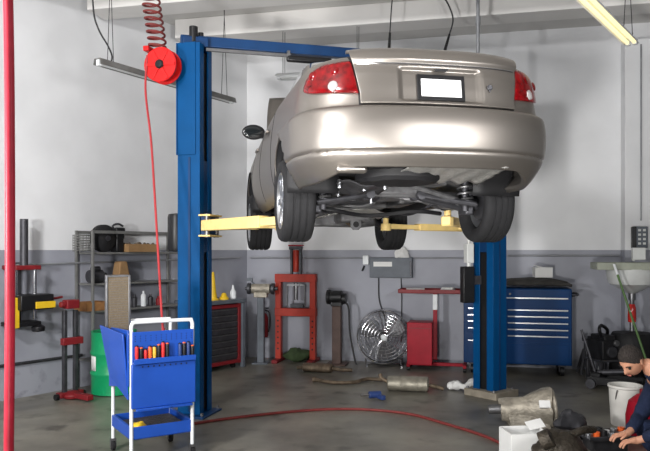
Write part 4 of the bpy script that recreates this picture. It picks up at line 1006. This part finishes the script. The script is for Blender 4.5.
chm = Matrix.Translation(p) @ Matrix.Rotation(RB, 4, 'Z')
mb = MB(); mb.grid(lambda u, v: V((-.3 + 1.0 * u, -.24 + .46 * v, .03 + .09 * (math.sin(PI * u) * math.sin(PI * v)) ** .5 + .02 * noise.noise(V((u * 6, v * 4, 2))))), 30, 16); o = tag(mb.build('folded_cover', 'cloth_dark', solid=.03), 'dark folded cover lying on top of the blue tool chest', 'cover'); place(o, chm @ V((.02, 0, zt_ + .022)), RB)
mb = MB(); mb.box((0, 0, .07), (.24, .18, .14)); o = tag(mb.build('box', 'label_white', bevel=.004), 'white cardboard box on the cover on the blue tool chest', 'box'); place(o, chm @ V((.36, .08, zt_ + .14)), RB + .15)
mb = MB(); mb.box((-.04, -.02, .145), (.14, .15, .012), (0, .25, 0)); mb.build('flap', 'label_white', o)

# ------------------------------------------------------------------ right: oil drain, dispenser, clutter
p = onB(632, .72); s = F / p.y; zz = lambda py: EYE - (py - HZ) / s
t = thing('parts_washer', 'tall parts washer with a pale round basin and flat rim at the right edge', 'parts washer', p, RB)
mb = MB(); mb.grid(lambda u, v: V(((.46) * (2 * u - 1), (.3) * (2 * v - 1), zz(267))), 16, 10); 
mb.box((0, -.3, zz(266)), (.94, .03, .09)); mb.box((0, .3, zz(266)), (.94, .03, .09)); mb.box((-.46, 0, zz(266)), (.03, .6, .09)); mb.box((.46, 0, zz(266)), (.03, .6, .09)); mb.build('rim_tray', 'pan_green', t, bevel=.006)
mb = MB(); mb.lathe([(.03, zz(294)), (.1, zz(291)), (.2, zz(287)), (.28, zz(284)), (.31, zz(278)), (.32, zz(269)), (.3, zz(269))], 40); mb.build('basin', 'sink_white', t)
mb = MB(); mb.cyl((0, 0, zz(300)), (0, 0, zz(293)), .045, n=18); mb.cyl((0, 0, zz(296)), (0, 0, .55), .03, n=16); mb.build('drain_pipe', 'steel', t)
mb = MB(); mb.lathe([(.02, zz(322)), (.05, zz(322)), (.055, zz(318)), (.05, zz(308)), (.035, zz(304))], 20); mb.build('red_filter_bowl', 'red_liquid', t)
mb = MB(); mb.lathe([(.02, .06), (.26, .06), (.28, .09), (.28, .55), (.24, .62), (.03, .64)], 32); mb.build('tank', 'car_dark', t)
for a in (.6, 2.1, 3.9, 5.3):
    mb = MB(); mb.cyl((.22 * math.cos(a), .22 * math.sin(a) , 0.0), (.22 * math.cos(a), .22 * math.sin(a), .08), .03, n=14); mb.build('foot', 'black_plastic', t)
p2_ = onB(638, .29); zz2 = lambda py: EYE - (py - HZ) / (F / p2_.y)
t = thing('soap_dispenser', 'black and white dispenser on the wall above the washer basin', 'dispenser', p2_ + NB * .05 + V((0, 0, zz2(248))), RB)
mb = MB(); mb.box((.03, 0, .145), (.15, .1, .29)); mb.build('case', 'bench_grey', t, bevel=.01)
mb = MB(); mb.box((-.065, -.005, .145), (.055, .1, .29)); mb.build('dark_side', 'black_plastic', t, bevel=.008)
for r_ in range(4):
    for k in range(2):
        mb = MB(); mb.box((.0 + .06 * k, -.053, .06 + .06 * r_), (.035, .008, .03)); mb.build('key', 'sink_white', t, bevel=.002)
mb = MB(); mb.box((.04, -.05, .115), (.16, .1, .16)); mb.cyl((-.02, -.06, .02), (-.02, -.06, .1), .018, n=12); o = tag(mb.build('towel_box', 'sink_white', bevel=.01), 'small white box standing on the washer rim under the dispenser', 'box'); place(o, p + UB * .03 + V((0, 0, zz(266) + .045)), RB)
# broom leaning on the washer
b0 = fl(640, 372); b0 = p + V((-.02, -.62, 0)); b1 = at(614, 264, p.y - .36)
t = thing('broom', 'green-handled broom leaning against the washer rim', 'broom', (b0.x, b0.y, 0))
mb = MB(); mb.tube([V((0, 0, .12)), b1 - V((b0.x, b0.y, 0))], .014, 10); mb.build('handle', 'broom_green', t)
mb = MB(); mb.box((0, 0, .1), (.3, .05, .04)); mb.box((0, 0, .045), (.32, .06, .09), top=(.9, .7)); mb.build('head', 'dark_steel', t)
e = b1 - V((b0.x, b0.y, 0)); mb = MB(); mb.cyl(e - (e - V((0, 0, .12))).normalized() * .14, e, .0155, n=10); mb.build('white_tip', 'white_paint', t)
# clutter around the washer
def lump(name, label, cat, px, py, dims, m, amp=.03, sc__=8, seed=0, dy=0):
    mb = MB(); mb.ball((0, 0, dims[2] * .92), dims, 24, 14, fn=lambda p: V((p.x, p.y, max(p.z, -dims[2] * .9)))); mb.jitter(amp, sc__, seed)
    zmin = min(v.co.z for v in mb.bm.verts)
    for v in mb.bm.verts: v.co.z -= zmin
    o = tag(mb.build(name, m), label, cat); q = fl(px, py); o.location = (q.x, q.y + dy, 0); return o
q = fl(585, 374)
t = thing('jack_stand', 'dark jack stand with a pale rod leaning beside the blue tool chest', 'jack stand', q + V((.02, 0, 0)), .3)
for a in range(4):
    an_ = a * PI / 2 + .4; mb = MB(); mb.tube([(.14 * math.cos(an_), .14 * math.sin(an_), .01), (.04 * math.cos(an_), .04 * math.sin(an_), .34)], .018, 8); mb.build('leg', 'dark_steel', t)
mb = MB(); mb.cyl((0, 0, .25), (0, 0, .46), .035, n=16); mb.box((0, 0, .47), (.1, .05, .03)); mb.box((.045, 0, .5), (.02, .05, .04)); mb.box((-.045, 0, .5), (.02, .05, .04)); mb.build('post', 'dark_steel', t)
mb = MB(); mb.tube([q + V((.12, -.12, .012)), q + V((.26, -.04, .46))], .012, 8); tag(mb.build('pry_bar', 'alloy'), 'pale steel pry bar leaning beside the dark jack stand', 'bar')
t = thing('engine_block', 'black engine block with pulleys on a low stand, left under the parts washer basin', 'engine', fl(603, 380), .25)
for x in (-.13, .13):
    for y in (-.14, .14):
        mb = MB(); mb.box((x, y, .13), (.035, .035, .26)); mb.build('stand_leg', 'dark_steel', t, bevel=.003)
mb = MB(); mb.box((0, 0, .275), (.34, .36, .03)); mb.build('stand_top', 'dark_steel', t, bevel=.003)
mb = MB(); mb.box((0, 0, .41), (.24, .32, .24)); mb.box((0, 0, .56), (.17, .3, .07)); mb.jitter(.012, 9, 3); mb.build('block', 'car_dark', t, bevel=.012)
mb = MB(); mb.cyl((0, -.16, .39), (0, -.2, .39), .07, n=22); mb.build('crank_pulley', 'dark_steel', t, bevel=.004)
mb = MB(); mb.cyl((.07, -.16, .5), (.07, -.195, .5), .04, n=18); mb.build('alternator_pulley', 'steel', t, bevel=.004)
mb = MB(); mb.tube(spline([(-.1, -.1, .58), (-.14, -.12, .68), (-.06, -.05, .72), (.06, .0, .66), (.1, .05, .58)]), .022, 10); mb.build('intake_pipe', 'black_plastic', t)
t = thing('floor_jack', 'black trolley jack on the floor in front of the washer, behind the mechanic', 'jack', fl(615, 389) , .9)
mb = MB(); mb.box((-.13, 0, .1), (.04, .6, .1)); mb.box((.13, 0, .1), (.04, .6, .1)); mb.box((0, .2, .12), (.26, .12, .14)); mb.build('frame', 'black_plastic', t, bevel=.01)
for x in (-.16, .16):
    for y in (-.24, .24):
        mb = MB(); mb.cyl((x - .025, y, .06), (x + .025, y, .06), .06, n=20); mb.build('wheel', 'dark_steel', t)
mb = MB(); mb.tube([(0, .2, .18), (0, -.1, .22), (0, -.22, .24)], .035, 10); mb.cyl((0, -.22, .24), (0, -.22, .28), .06, n=18); mb.build('lift_arm', 'dark_steel', t)
mb = MB(); mb.tube([(0, .24, .18), (-.02, .4, .7)], .016, 8); mb.build('handle', 'dark_steel', t)
mb = MB(); mb.ball((0, 0, .03), (.03, .03, .03), 12, 8); o = tag(mb.build('plastic_cap', 'yellow'), 'tiny yellow cap on the floor near the mechanic\'s head', 'cap'); o.location = fl(612.5, 373)

# ------------------------------------------------------------------ floor: exhaust pieces, hose, gearbox, buckets
def muffler(label, px, py, rz, L_, r, pipe, m):
    q = fl(px, py); t = thing('muffler', label, 'muffler', q, rz)
    mb = MB(); rings = []
    for k, (x, f) in enumerate(((-.5, .35), (-.49, .85), (-.46, 1), (-.2, 1), (-.19, 1.03), (-.17, 1.03), (-.16, 1), (.2, 1), (.21, 1.03), (.23, 1.03), (.24, 1), (.46, 1), (.49, .85), (.5, .35))):
        rings.append([V((x * L_, r[0] * f * math.cos(2 * PI * j / 24), r[1] + r[1] * f * math.sin(2 * PI * j / 24))) for j in range(24)])
    mb.faces_from(rings, caps=True); mb.jitter(.006, 12)
    zmin = min(v.co.z for v in mb.bm.verts)
    for v in mb.bm.verts: v.co.z -= zmin
    mb.build('can', m, t)
    for pts in pipe:
        mb = MB(); mb.tube(spline(pts), .024, 12); mb.build('pipe', 'rusty_metal', t)
    return t
muffler('long oval grey muffler with a stub pipe on the floor below the fan', 408, 391, -.18, .5, (.13, .09), [[(.24, 0, .08), (.34, .01, .06), (.42, .02, .035)], [(-.24, 0, .1), (-.32, .02, .14), (-.34, .05, .18)]], 'muffler')
muffler('small brown catalytic converter on the floor in front of the press', 318, 372, -.28, .42, (.1, .06), [[(.2, 0, .06), (.32, -.02, .05), (.48, .04, .04)], [(-.2, 0, .06), (-.27, .02, .045), (-.31, .03, .04)]], 'rusty_metal')
mb = MB(); q = [fl(314, 382), fl(335, 385), fl(355, 384.5), fl(366, 381.5), fl(383, 382)]
mb.tube(spline([a + V((0, 0, .03)) for a in q]), .024, 10); mb.cyl(q[0] + V((-.02, 0, .03)), q[0] + V((.03, 0, .03)), .034, n=14); tag(mb.build('exhaust_pipe', 'rusty_metal'), 'bent brown exhaust pipe on the floor between the two mufflers', 'pipe')
q = fl(374, 399)
t = thing('impact_gun', 'small black air gun with a silver bit on the floor behind the red hose', 'air tool', q, .25)
mb = MB(); mb.cyl((-.06, 0, .05), (.08, 0, .05), .04, n=18); mb.box((.06, -.07, .035), (.05, .13, .05), (0, 0, .2)); mb.build('body', 'handle_blue', t, bevel=.006)
mb = MB(); mb.cyl((-.16, 0, .05), (-.06, 0, .05), .014, n=12); mb.build('bit', 'chrome', t)
pts = [fl(176, 428), fl(200, 424), fl(235, 419), fl(285, 413.5), fl(330, 410.5), fl(370, 411), fl(410, 415.5), fl(445, 425), fl(480, 436), fl(505, 447), fl(530, 462)]
mb = MB(); mb.tube(spline([a + V((0, 0, .014)) for a in pts], 10), .0145, 8); tag(mb.build('floor_hose', 'hose_dark_red'), 'dark red air hose curving across the floor under the car', 'hose')
q = fl(462, 391)
t = MB(); t.tube(spline([(-.1, .05, .05), (-.03, 0, .06), (.05, -.02, .06), (.17, .03, .1)]), lambda u: .045 + .012 * math.sin(9 * u), 12); t.ball((-.1, .06, .05), (.07, .06, .05), 14, 8); t.jitter(.02, 16, 2)
zmin = min(v.co.z for v in t.bm.verts)
for v in t.bm.verts: v.co.z -= zmin
o = tag(t.build('shop_rag', 'cloth_white'), 'twisted white rag on the floor at the foot of the right lift post', 'rag'); o.location = q
# gearbox casing
q = fl(536, 428)
t = thing('gearbox_casing', 'pale cast gearbox casing on the floor right of the lift post', 'gearbox', q + V((0, .12, 0)), -.1)
mb = MB(); mb.lathe([(.02, -.26), (.1, -.26), (.12, -.2), (.11, -.05), (.15, .04), (.19, .16), (.2, .2), (.17, .22), (.03, .22)], 28, (-.04, 0, .16), (1, 0, .08)); mb.box((-.05, 0, .06), (.36, .26, .12))
mb.jitter(.03, 9, 4)
for v in mb.bm.verts: v.co.z = max(v.co.z, 0)
mb.build('casing', 'cast_alu', t)
mb = MB(); mb.ring((.185, 0, .175), (1, 0, .08), .175, .02, 28, 8); mb.build('bell_flange', 'cast_alu', t)
mb = MB(); mb.cyl((-.42, 0, .14), (-.28, 0, .15), .045, n=16); mb.build('output_shaft', 'steel', t)
mb = MB(); mb.box((.08, -.18, .24), (.1, .03, .07), (-.5, 0, 0)); o = mb.build('paper_tag', 'label_white', t)
# white box in the foreground and oily engine parts
q = fl(529, 460)
t = thing('parts_box', 'open white box on the floor below the gearbox casing', 'box', q, .12)
mb = MB(); mb.box((0, .1, .005), (.32, .26, .01))
for sx, sy, a_, b_ in ((0, -.03, .32, .008), (0, .23, .32, .008), (-.16, .1, .008, .26), (.16, .1, .008, .26)): mb.box((sx, sy, .11), (a_, b_, .22))
mb.build('carton', 'label_white', t)
mb = MB(); mb.box((.13, .18, .24), (.14, .1, .008), (.5, -.2, 0)); mb.build('flap', 'label_white', t)
def engine_part(name, label, cat, px, py, dims, seed, rz, m='oily_metal'):
    q = fl(px, py); t = thing(name, label, cat, q, rz)
    mb = MB(); mb.ball((0, 0, dims[2]), dims, 28, 18, fn=lambda p: V((p.x, p.y, max(p.z, -dims[2] * .85)))); mb.jitter(.045, 8, seed); mb.jitter(.015, 25, seed)
    zmin = min(v.co.z for v in mb.bm.verts)
    for v in mb.bm.verts: v.co.z -= zmin
    mb.build('casting', m, t)
    return t
t = engine_part('transaxle', 'dark oily transaxle on the floor in front of the white box', 'gearbox', 559, 472, (.22, .15, .15), 11, .2)
mb = MB(); mb.cyl((-.18, -.06, .26), (-.12, -.1, .3), .07, n=18); mb.build('bearing_boss', 'oily_metal', t)
mb = MB(); mb.tube(spline([(.05, -.02, .27), (.2, .0, .31), (.32, .04, .3)]), .03, 10); mb.build('shift_rod', 'oily_metal', t)
t = engine_part('engine_cover', 'dark grey sloping engine cover leaning behind the oily transaxle', 'engine part', 572, 441, (.18, .08, .12), 21, .5, 'dark_steel')
t = engine_part('valve_body', 'flat dark oily valve body on the floor near the mechanic\'s hand', 'engine part', 612, 478, (.15, .1, .035), 31, 0)
small = [(592, 'alloy', 'small silver ring'), (598, 'handle_orange', 'small orange washer'), (604, 'black_plastic', 'small black bolt'), (610, 'alloy', 'small silver bolt'), (616, 'black_plastic', 'small black nut'), (622, 'cloth_white', 'small white gasket')]
q0 = fl(605, 449)
t = thing('parts_tray', 'flat dark tray of small parts between transaxle and mechanic', 'tray', q0, .1)
mb = MB(); mb.box((0, 0, .11), (.4, .26, .02)); mb.box((0, -.13, .125), (.4, .012, .03)); mb.box((0, .13, .125), (.4, .012, .03)); mb.box((0, 0, .05), (.3, .2, .1)); mb.build('tray', 'dark_steel', t, bevel=.004)
for j, row in ((0, 'front'), (1, 'back')):
    for k in range(6):
        px, m_, lab = small[(k + 2 * j) % 6]
        x = -.16 + .064 * k
        mb = MB(); mb.lathe([(.012, 0), (.029, 0), (.029, .03 + .012 * (k % 3)), (.012, .03 + .012 * (k % 3))], 14, closed=True); o = mb.build('machine_part', m_)
        tag(o, '%s, %s from left in the %s row of the dark floor tray' % (lab, ordn[k], row), 'machine part', 'small parts in the tray')
        place(o, q0 + V((x, -.07 + .13 * j + random.uniform(-.015, .015), .1205)), 0)
# bucket and red container
q = fl(620, 426)
t = thing('bucket', 'white plastic bucket on the floor left of the mechanic', 'bucket', q + V((.07, .05, 0)), .4)
mb = MB(); mb.lathe([(.02, 0), (.125, 0), (.13, .01), (.15, .36), (.16, .37), (.16, .39), (.145, .39), (.12, .03), (.02, .025)], 36); mb.build('pail', 'bucket_white', t)
mb = MB(); mb.tube([(.16 * math.cos(a), .16 * math.sin(a) * .5 - .06 , .36 - .2 * math.sin(a)) for a in [PI * k / 16 for k in range(17)]], .005, 6); mb.build('bail', 'steel', t)
q = fl(634, 432)
t = thing('fuel_can', 'round red plastic can between the white bucket and the mechanic', 'can', q + V((.0, -.2, 0)), 0)
mb = MB(); mb.lathe([(.03, 0), (.13, .0), (.15, .03), (.155, .2), (.13, .33), (.06, .39), (.03, .4)], 32); mb.build('body', 'red_paint', t)
mb = MB(); mb.cyl((0, 0, .39), (0, 0, .44), .035, n=16); mb.build('cap', 'dull_red', t)
mb = MB(); mb.tube(spline([(.03, 0, .39), (.08, 0, .43), (.12, 0, .36)]), .014, 8); mb.build('handle', 'dull_red', t)

# ------------------------------------------------------------------ mechanic
def skin_mesh(verts, edges, radii, sub=2, root=0):
    me = bpy.data.meshes.new('skin_tmp'); me.from_pydata(verts, edges, [])
    o = bpy.data.objects.new('skin_tmp', me); COL.objects.link(o)
    md = o.modifiers.new('Skin', 'SKIN'); md.use_smooth_shade = True
    for i, r in enumerate(radii):
        d = me.skin_vertices[0].data[i]; d.radius = (r, r) if not hasattr(r, '__len__') else r; d.use_root = (i == root)
    ss = o.modifiers.new('Subdivision', 'SUBSURF'); ss.levels = sub; ss.render_levels = sub
    dg = bpy.context.evaluated_depsgraph_get(); m2 = bpy.data.meshes.new_from_object(o.evaluated_get(dg))
    bpy.data.objects.remove(o); return m2
class Sk:
    def __init__(s): s.v, s.e, s.r = [], [], []
    def chain(s, start, pts):
        prev = start
        for p, r in pts:
            s.v.append(V(p)); s.r.append(r); i = len(s.v) - 1
            if prev is not None: s.e.append((prev, i))
            prev = i
        return prev
    def mesh(s, sub=2): return skin_mesh(s.v, s.e, s.r, sub)
person = thing('person', 'mechanic in navy work clothes sitting on the floor at right, head bowed over the parts', 'person', V((2.88, 5.42, 0)), 0)
# local: faces -x ; y is depth
PEL = V((.1, .02, .17)); CH = V((-.1, .0, .52)); NK = V((-.29, 0, .735)); HD = V((-.515, -.02, .845))
S = Sk()
a = S.chain(None, [(PEL, .14), (PEL.lerp(CH, .5), .135), (CH, .145), (CH.lerp(NK, .62), .12)])
nk = S.chain(a, [(NK + V((-.06, 0, .035)), .062), (HD + V((.09, 0, .01)), .056)])
hands = []
for sg in (-1, 1):
    sh = V((-.23, sg * .17, .62)); el = V((-.32, sg * .25, .36)); wr_ = V((-.50, sg * .10 - .04, .27))
    b_ = S.chain(a, [(sh, .075), (sh.lerp(el, .5), .056), (el, .046), (el.lerp(wr_, .4), .044), (wr_, .028)])
    pm = wr_ + V((-.055, -sg * .01, -.015)); b2 = S.chain(b_, [(pm, (.036, .02))])
    for k in range(4):
        o_ = V((-.035, (k - 1.5) * .019, 0)); ln_ = (.8, 1.0, .95, .72)[k]
        S.chain(b2, [(pm + o_, .0105), (pm + o_ + V((-.034 * ln_, 0, -.008)), .009), (pm + o_ + V((-.056 * ln_, 0, -.028)), .0085), (pm + o_ + V((-.064 * ln_, 0, -.05)), .007)])
    S.chain(b2, [(wr_ + V((-.03, -sg * .03, -.01)), .012), (wr_ + V((-.062, -sg * .045, -.024)), .0105), (wr_ + V((-.085, -sg * .04, -.045)), .008)])
for sg in (-1, 1):
    hp = PEL + V((-.03, sg * .1, -.03)); kn = V((-.36, sg * .22 - .02, .3)); an_ = V((-.2 - (.05 if sg > 0 else 0), sg * .18 - .05, .075))
    S.chain(0, [(hp, .1), (hp.lerp(kn, .5), .085), (kn, .064), (kn.lerp(an_, .45), .058), (an_, .038), (an_ + V((-.1, 0, -.025)), (.04, .03)), (an_ + V((-.17, 0, -.035)), (.035, .022))])
me1 = S.mesh(2)
# head: profile-shaped, facing local -x then pitched down
def head_fn(p):
    x, y, z = p                       # -x is the face
    fz_ = clamp(-x / .1)
    x2 = x * (1.0 if x > 0 else .94); y2 = y * (1 - .22 * clamp(-z / .12) * 1.0)
    if z < 0: x2 = x2 * (1 - .12 * clamp(-z / .13)) - .012 * clamp(-z / .13) * fz_
    g = lambda a, b, s: math.exp(-((a - b) / s) ** 2)
    x2 -= .034 * g(y, 0, .016) * g(z, -.022, .024) * fz_             # nose
    x2 -= .012 * g(y, 0, .014) * g(z, .004, .02) * fz_
    x2 += .012 * (g(y, .034, .017) + g(y, -.034, .017)) * g(z, .008, .014) * fz_   # eye sockets
    x2 -= .007 * g(z, .03, .012) * g(abs(y), .03, .03) * fz_             # brow
    x2 -= .006 * g(y, 0, .024) * g(z, -.062, .01) * fz_             # lips
    x2 -= .009 * g(y, 0, .024) * g(z, -.1, .018) * fz_             # chin
    return V((x2, y2, z))
bm = bmesh.new(); bm.from_mesh(me1); bpy.data.meshes.remove(me1)
hb = MB(); hb.ball((0, 0, 0), (.098, .078, .122), 56, 40, fn=head_fn)
for sg in (-1, 1):
    hb.ball((.012, sg * .076, -.008), (.02, .009, .032), 14, 10, rot=(0, .2, sg * -.3))
PITCH = Matrix.Rotation(math.radians(-42), 4, 'Y')
HM = Matrix.Translation(HD) @ Matrix.Rotation(math.radians(30), 4, 'Z') @ PITCH
hb.bm.transform(HM); tmp = bpy.data.meshes.new('tmp'); hb.bm.to_mesh(tmp); hb.bm.free(); bm.from_mesh(tmp); bpy.data.meshes.remove(tmp)
bw = MB(); bw.bm.free(); bw.bm = bm; bdy = bw.build('body', 'skin', person, ang=80)
def hair_fn(p):
    q = head_fn(p); return q * 1.0
hb = MB(); N_ = 48
def cap(u, v):
    th = v * PI; ph = 2 * PI * u
    d = V((math.sin(th) * math.cos(ph), math.sin(th) * math.sin(ph), math.cos(th)))
    return d
rows = []
for j in range(22):
    row = []
    for i in range(N_):
        ph = 2 * PI * i / N_; front = clamp((-math.cos(ph) + .2) / 1.2)
        lim = 1.92 - .92 * front ** .8; 
        if abs(math.sin(ph)) > .75: lim = min(lim, 1.62)
        th = max(.01, lim * j / 21)
        p = V((math.sin(th) * math.cos(ph) * .098, math.sin(th) * math.sin(ph) * .078, math.cos(th) * .122))
        q = head_fn(p); k = 1.0 + .11 * (1 - (j / 21) ** 3) + .02
        q = q * k + noise.noise_vector(q * 60) * .004
        row.append(q)
    rows.append(row)
hb.faces_from(rows); hb.bm.transform(HM); hb.build('hair', 'hair', person, solid=.004, ang=80)
for sg in (-1, 1):
    eb = MB(); eb.ball((-.083, sg * .034, .008), (.010, .013, .007), 12, 8); eb.bm.transform(HM); eb.build('eye', 'eye', person)
    eb = MB(); eb.tube(spline([(-.091, sg * .016, .028), (-.092, sg * .034, .034), (-.08, sg * .052, .026)]), .0045, 6); eb.bm.transform(HM); eb.build('eyebrow', 'hair', person)
eb = MB(); eb.ball((-.094, 0, -.062), (.008, .021, .007), 14, 8); eb.bm.transform(HM); eb.build('lips', 'lips', person)
# clothes
S = Sk()
a = S.chain(None, [(PEL + V((0, 0, .02)), .165), (PEL.lerp(CH, .5), .155), (CH, .165), (CH.lerp(NK, .62), .135)])
S.chain(a, [(NK + V((-.02, 0, .02)), .085), (NK + V((-.1, 0, .05)), .076)])
for sg in (-1, 1):
    sh = V((-.23, sg * .17, .62)); el = V((-.32, sg * .25, .36)); wr_ = V((-.50, sg * .10 - .04, .27))
    S.chain(a, [(sh, .092), (sh.lerp(el, .5), .074), (el, .062), (el.lerp(wr_, .4), .058), (el.lerp(wr_, .92), .042)])
me = S.mesh(2); b_ = bmesh.new(); b_.from_mesh(me); bw = MB(); bw.bm.free(); bw.bm = b_; bw.jitter(.012, 14, 1); bw.build('work_shirt', 'navy_cloth', person, ang=80)
S = Sk(); S.chain(None, [(PEL + V((.0, 0, .0)), .19)])
for sg in (-1, 1):
    hp = PEL + V((-.03, sg * .1, -.03)); kn = V((-.36, sg * .22 - .02, .3)); an_ = V((-.2 - (.05 if sg > 0 else 0), sg * .18 - .05, .075))
    S.chain(0, [(hp, .14), (hp.lerp(kn, .5), .108), (kn, .08), (kn.lerp(an_, .45), .07), (kn.lerp(an_, .93), .055)])
    mb = MB(); mb.ball(an_ + V((-.07, 0, -.03)), (.14, .05, .05), 18, 10, fn=lambda p: V((p.x, p.y, max(p.z, -.044)))); mb.build('boot', 'black_plastic', person)
me = S.mesh(2); b_ = bmesh.new(); b_.from_mesh(me); bw = MB(); bw.bm.free(); bw.bm = b_; bw.jitter(.01, 12, 6); bw.build('trousers', 'navy_cloth', person, ang=80)

# ------------------------------------------------------------------ light
w = bpy.data.worlds.new('daylight'); sc.world = w; w.use_nodes = True
bg = w.node_tree.nodes['Background']; bg.inputs[0].default_value = (.92, .96, 1, 1); bg.inputs[1].default_value = .15
def lamp(name, kind, loc, target, power, size, col=(1, 1, 1), sy=None):
    l = bpy.data.lights.new(name, kind); l.energy = power; l.color = col
    if kind == 'AREA':
        l.size = size
        if sy: l.shape = 'RECTANGLE'; l.size_y = sy
    else: l.shadow_soft_size = size
    o = bpy.data.objects.new(name, l); COL.objects.link(o); o.location = loc
    o.rotation_euler = (V(target) - V(loc)).to_track_quat('-Z', 'Y').to_euler(); return o
lamp('strobe_left', 'AREA', (-3.4, 1.6, 1.9), (-.9, 9, 2.3), 230, .45, (1, .99, .985))
lamp('strobe_left_high', 'AREA', (-3.0, 1.2, 4.3), (-1.4, 9, 2.2), 230, .5, (1, .99, .985))
o = lamp('strobe_right', 'AREA', (2.5, 1.0, 2.6), (-.8, 9.0, 4.3), 55, .8, (1, .99, .985)); o.data.spread = math.radians(110)
lamp('front_fill', 'AREA', (-1.2, -1.8, 2.7), (-.6, 6, 3.0), 36, 3.2, (.96, .98, 1), 1.5)  # added soft fill behind the camera, lights the car's tail; no bay door built
o = lamp('low_fill', 'AREA', (-.6, .6, .7), (.7, 5.6, 2.2), 40, .4, (1, .98, .95)); o.data.spread = math.radians(60)  # added low fill, brightens the underside of the car

# ------------------------------------------------------------------ camera
cam = bpy.data.cameras.new('camera'); co = bpy.data.objects.new('camera', cam); COL.objects.link(co)
co.location = (0, 0, EYE); co.rotation_euler = (PI / 2, 0, 0)
cam.sensor_width = 36; cam.lens = F / 650 * 36; cam.shift_y = (HZ - 225.5) / 650
cam.clip_end = 200
sc.camera = co
vs = sc.view_settings; vs.view_transform = 'Standard'; vs.look = 'None'; vs.gamma = 1; vs.exposure = 0; vs.use_curve_mapping = False
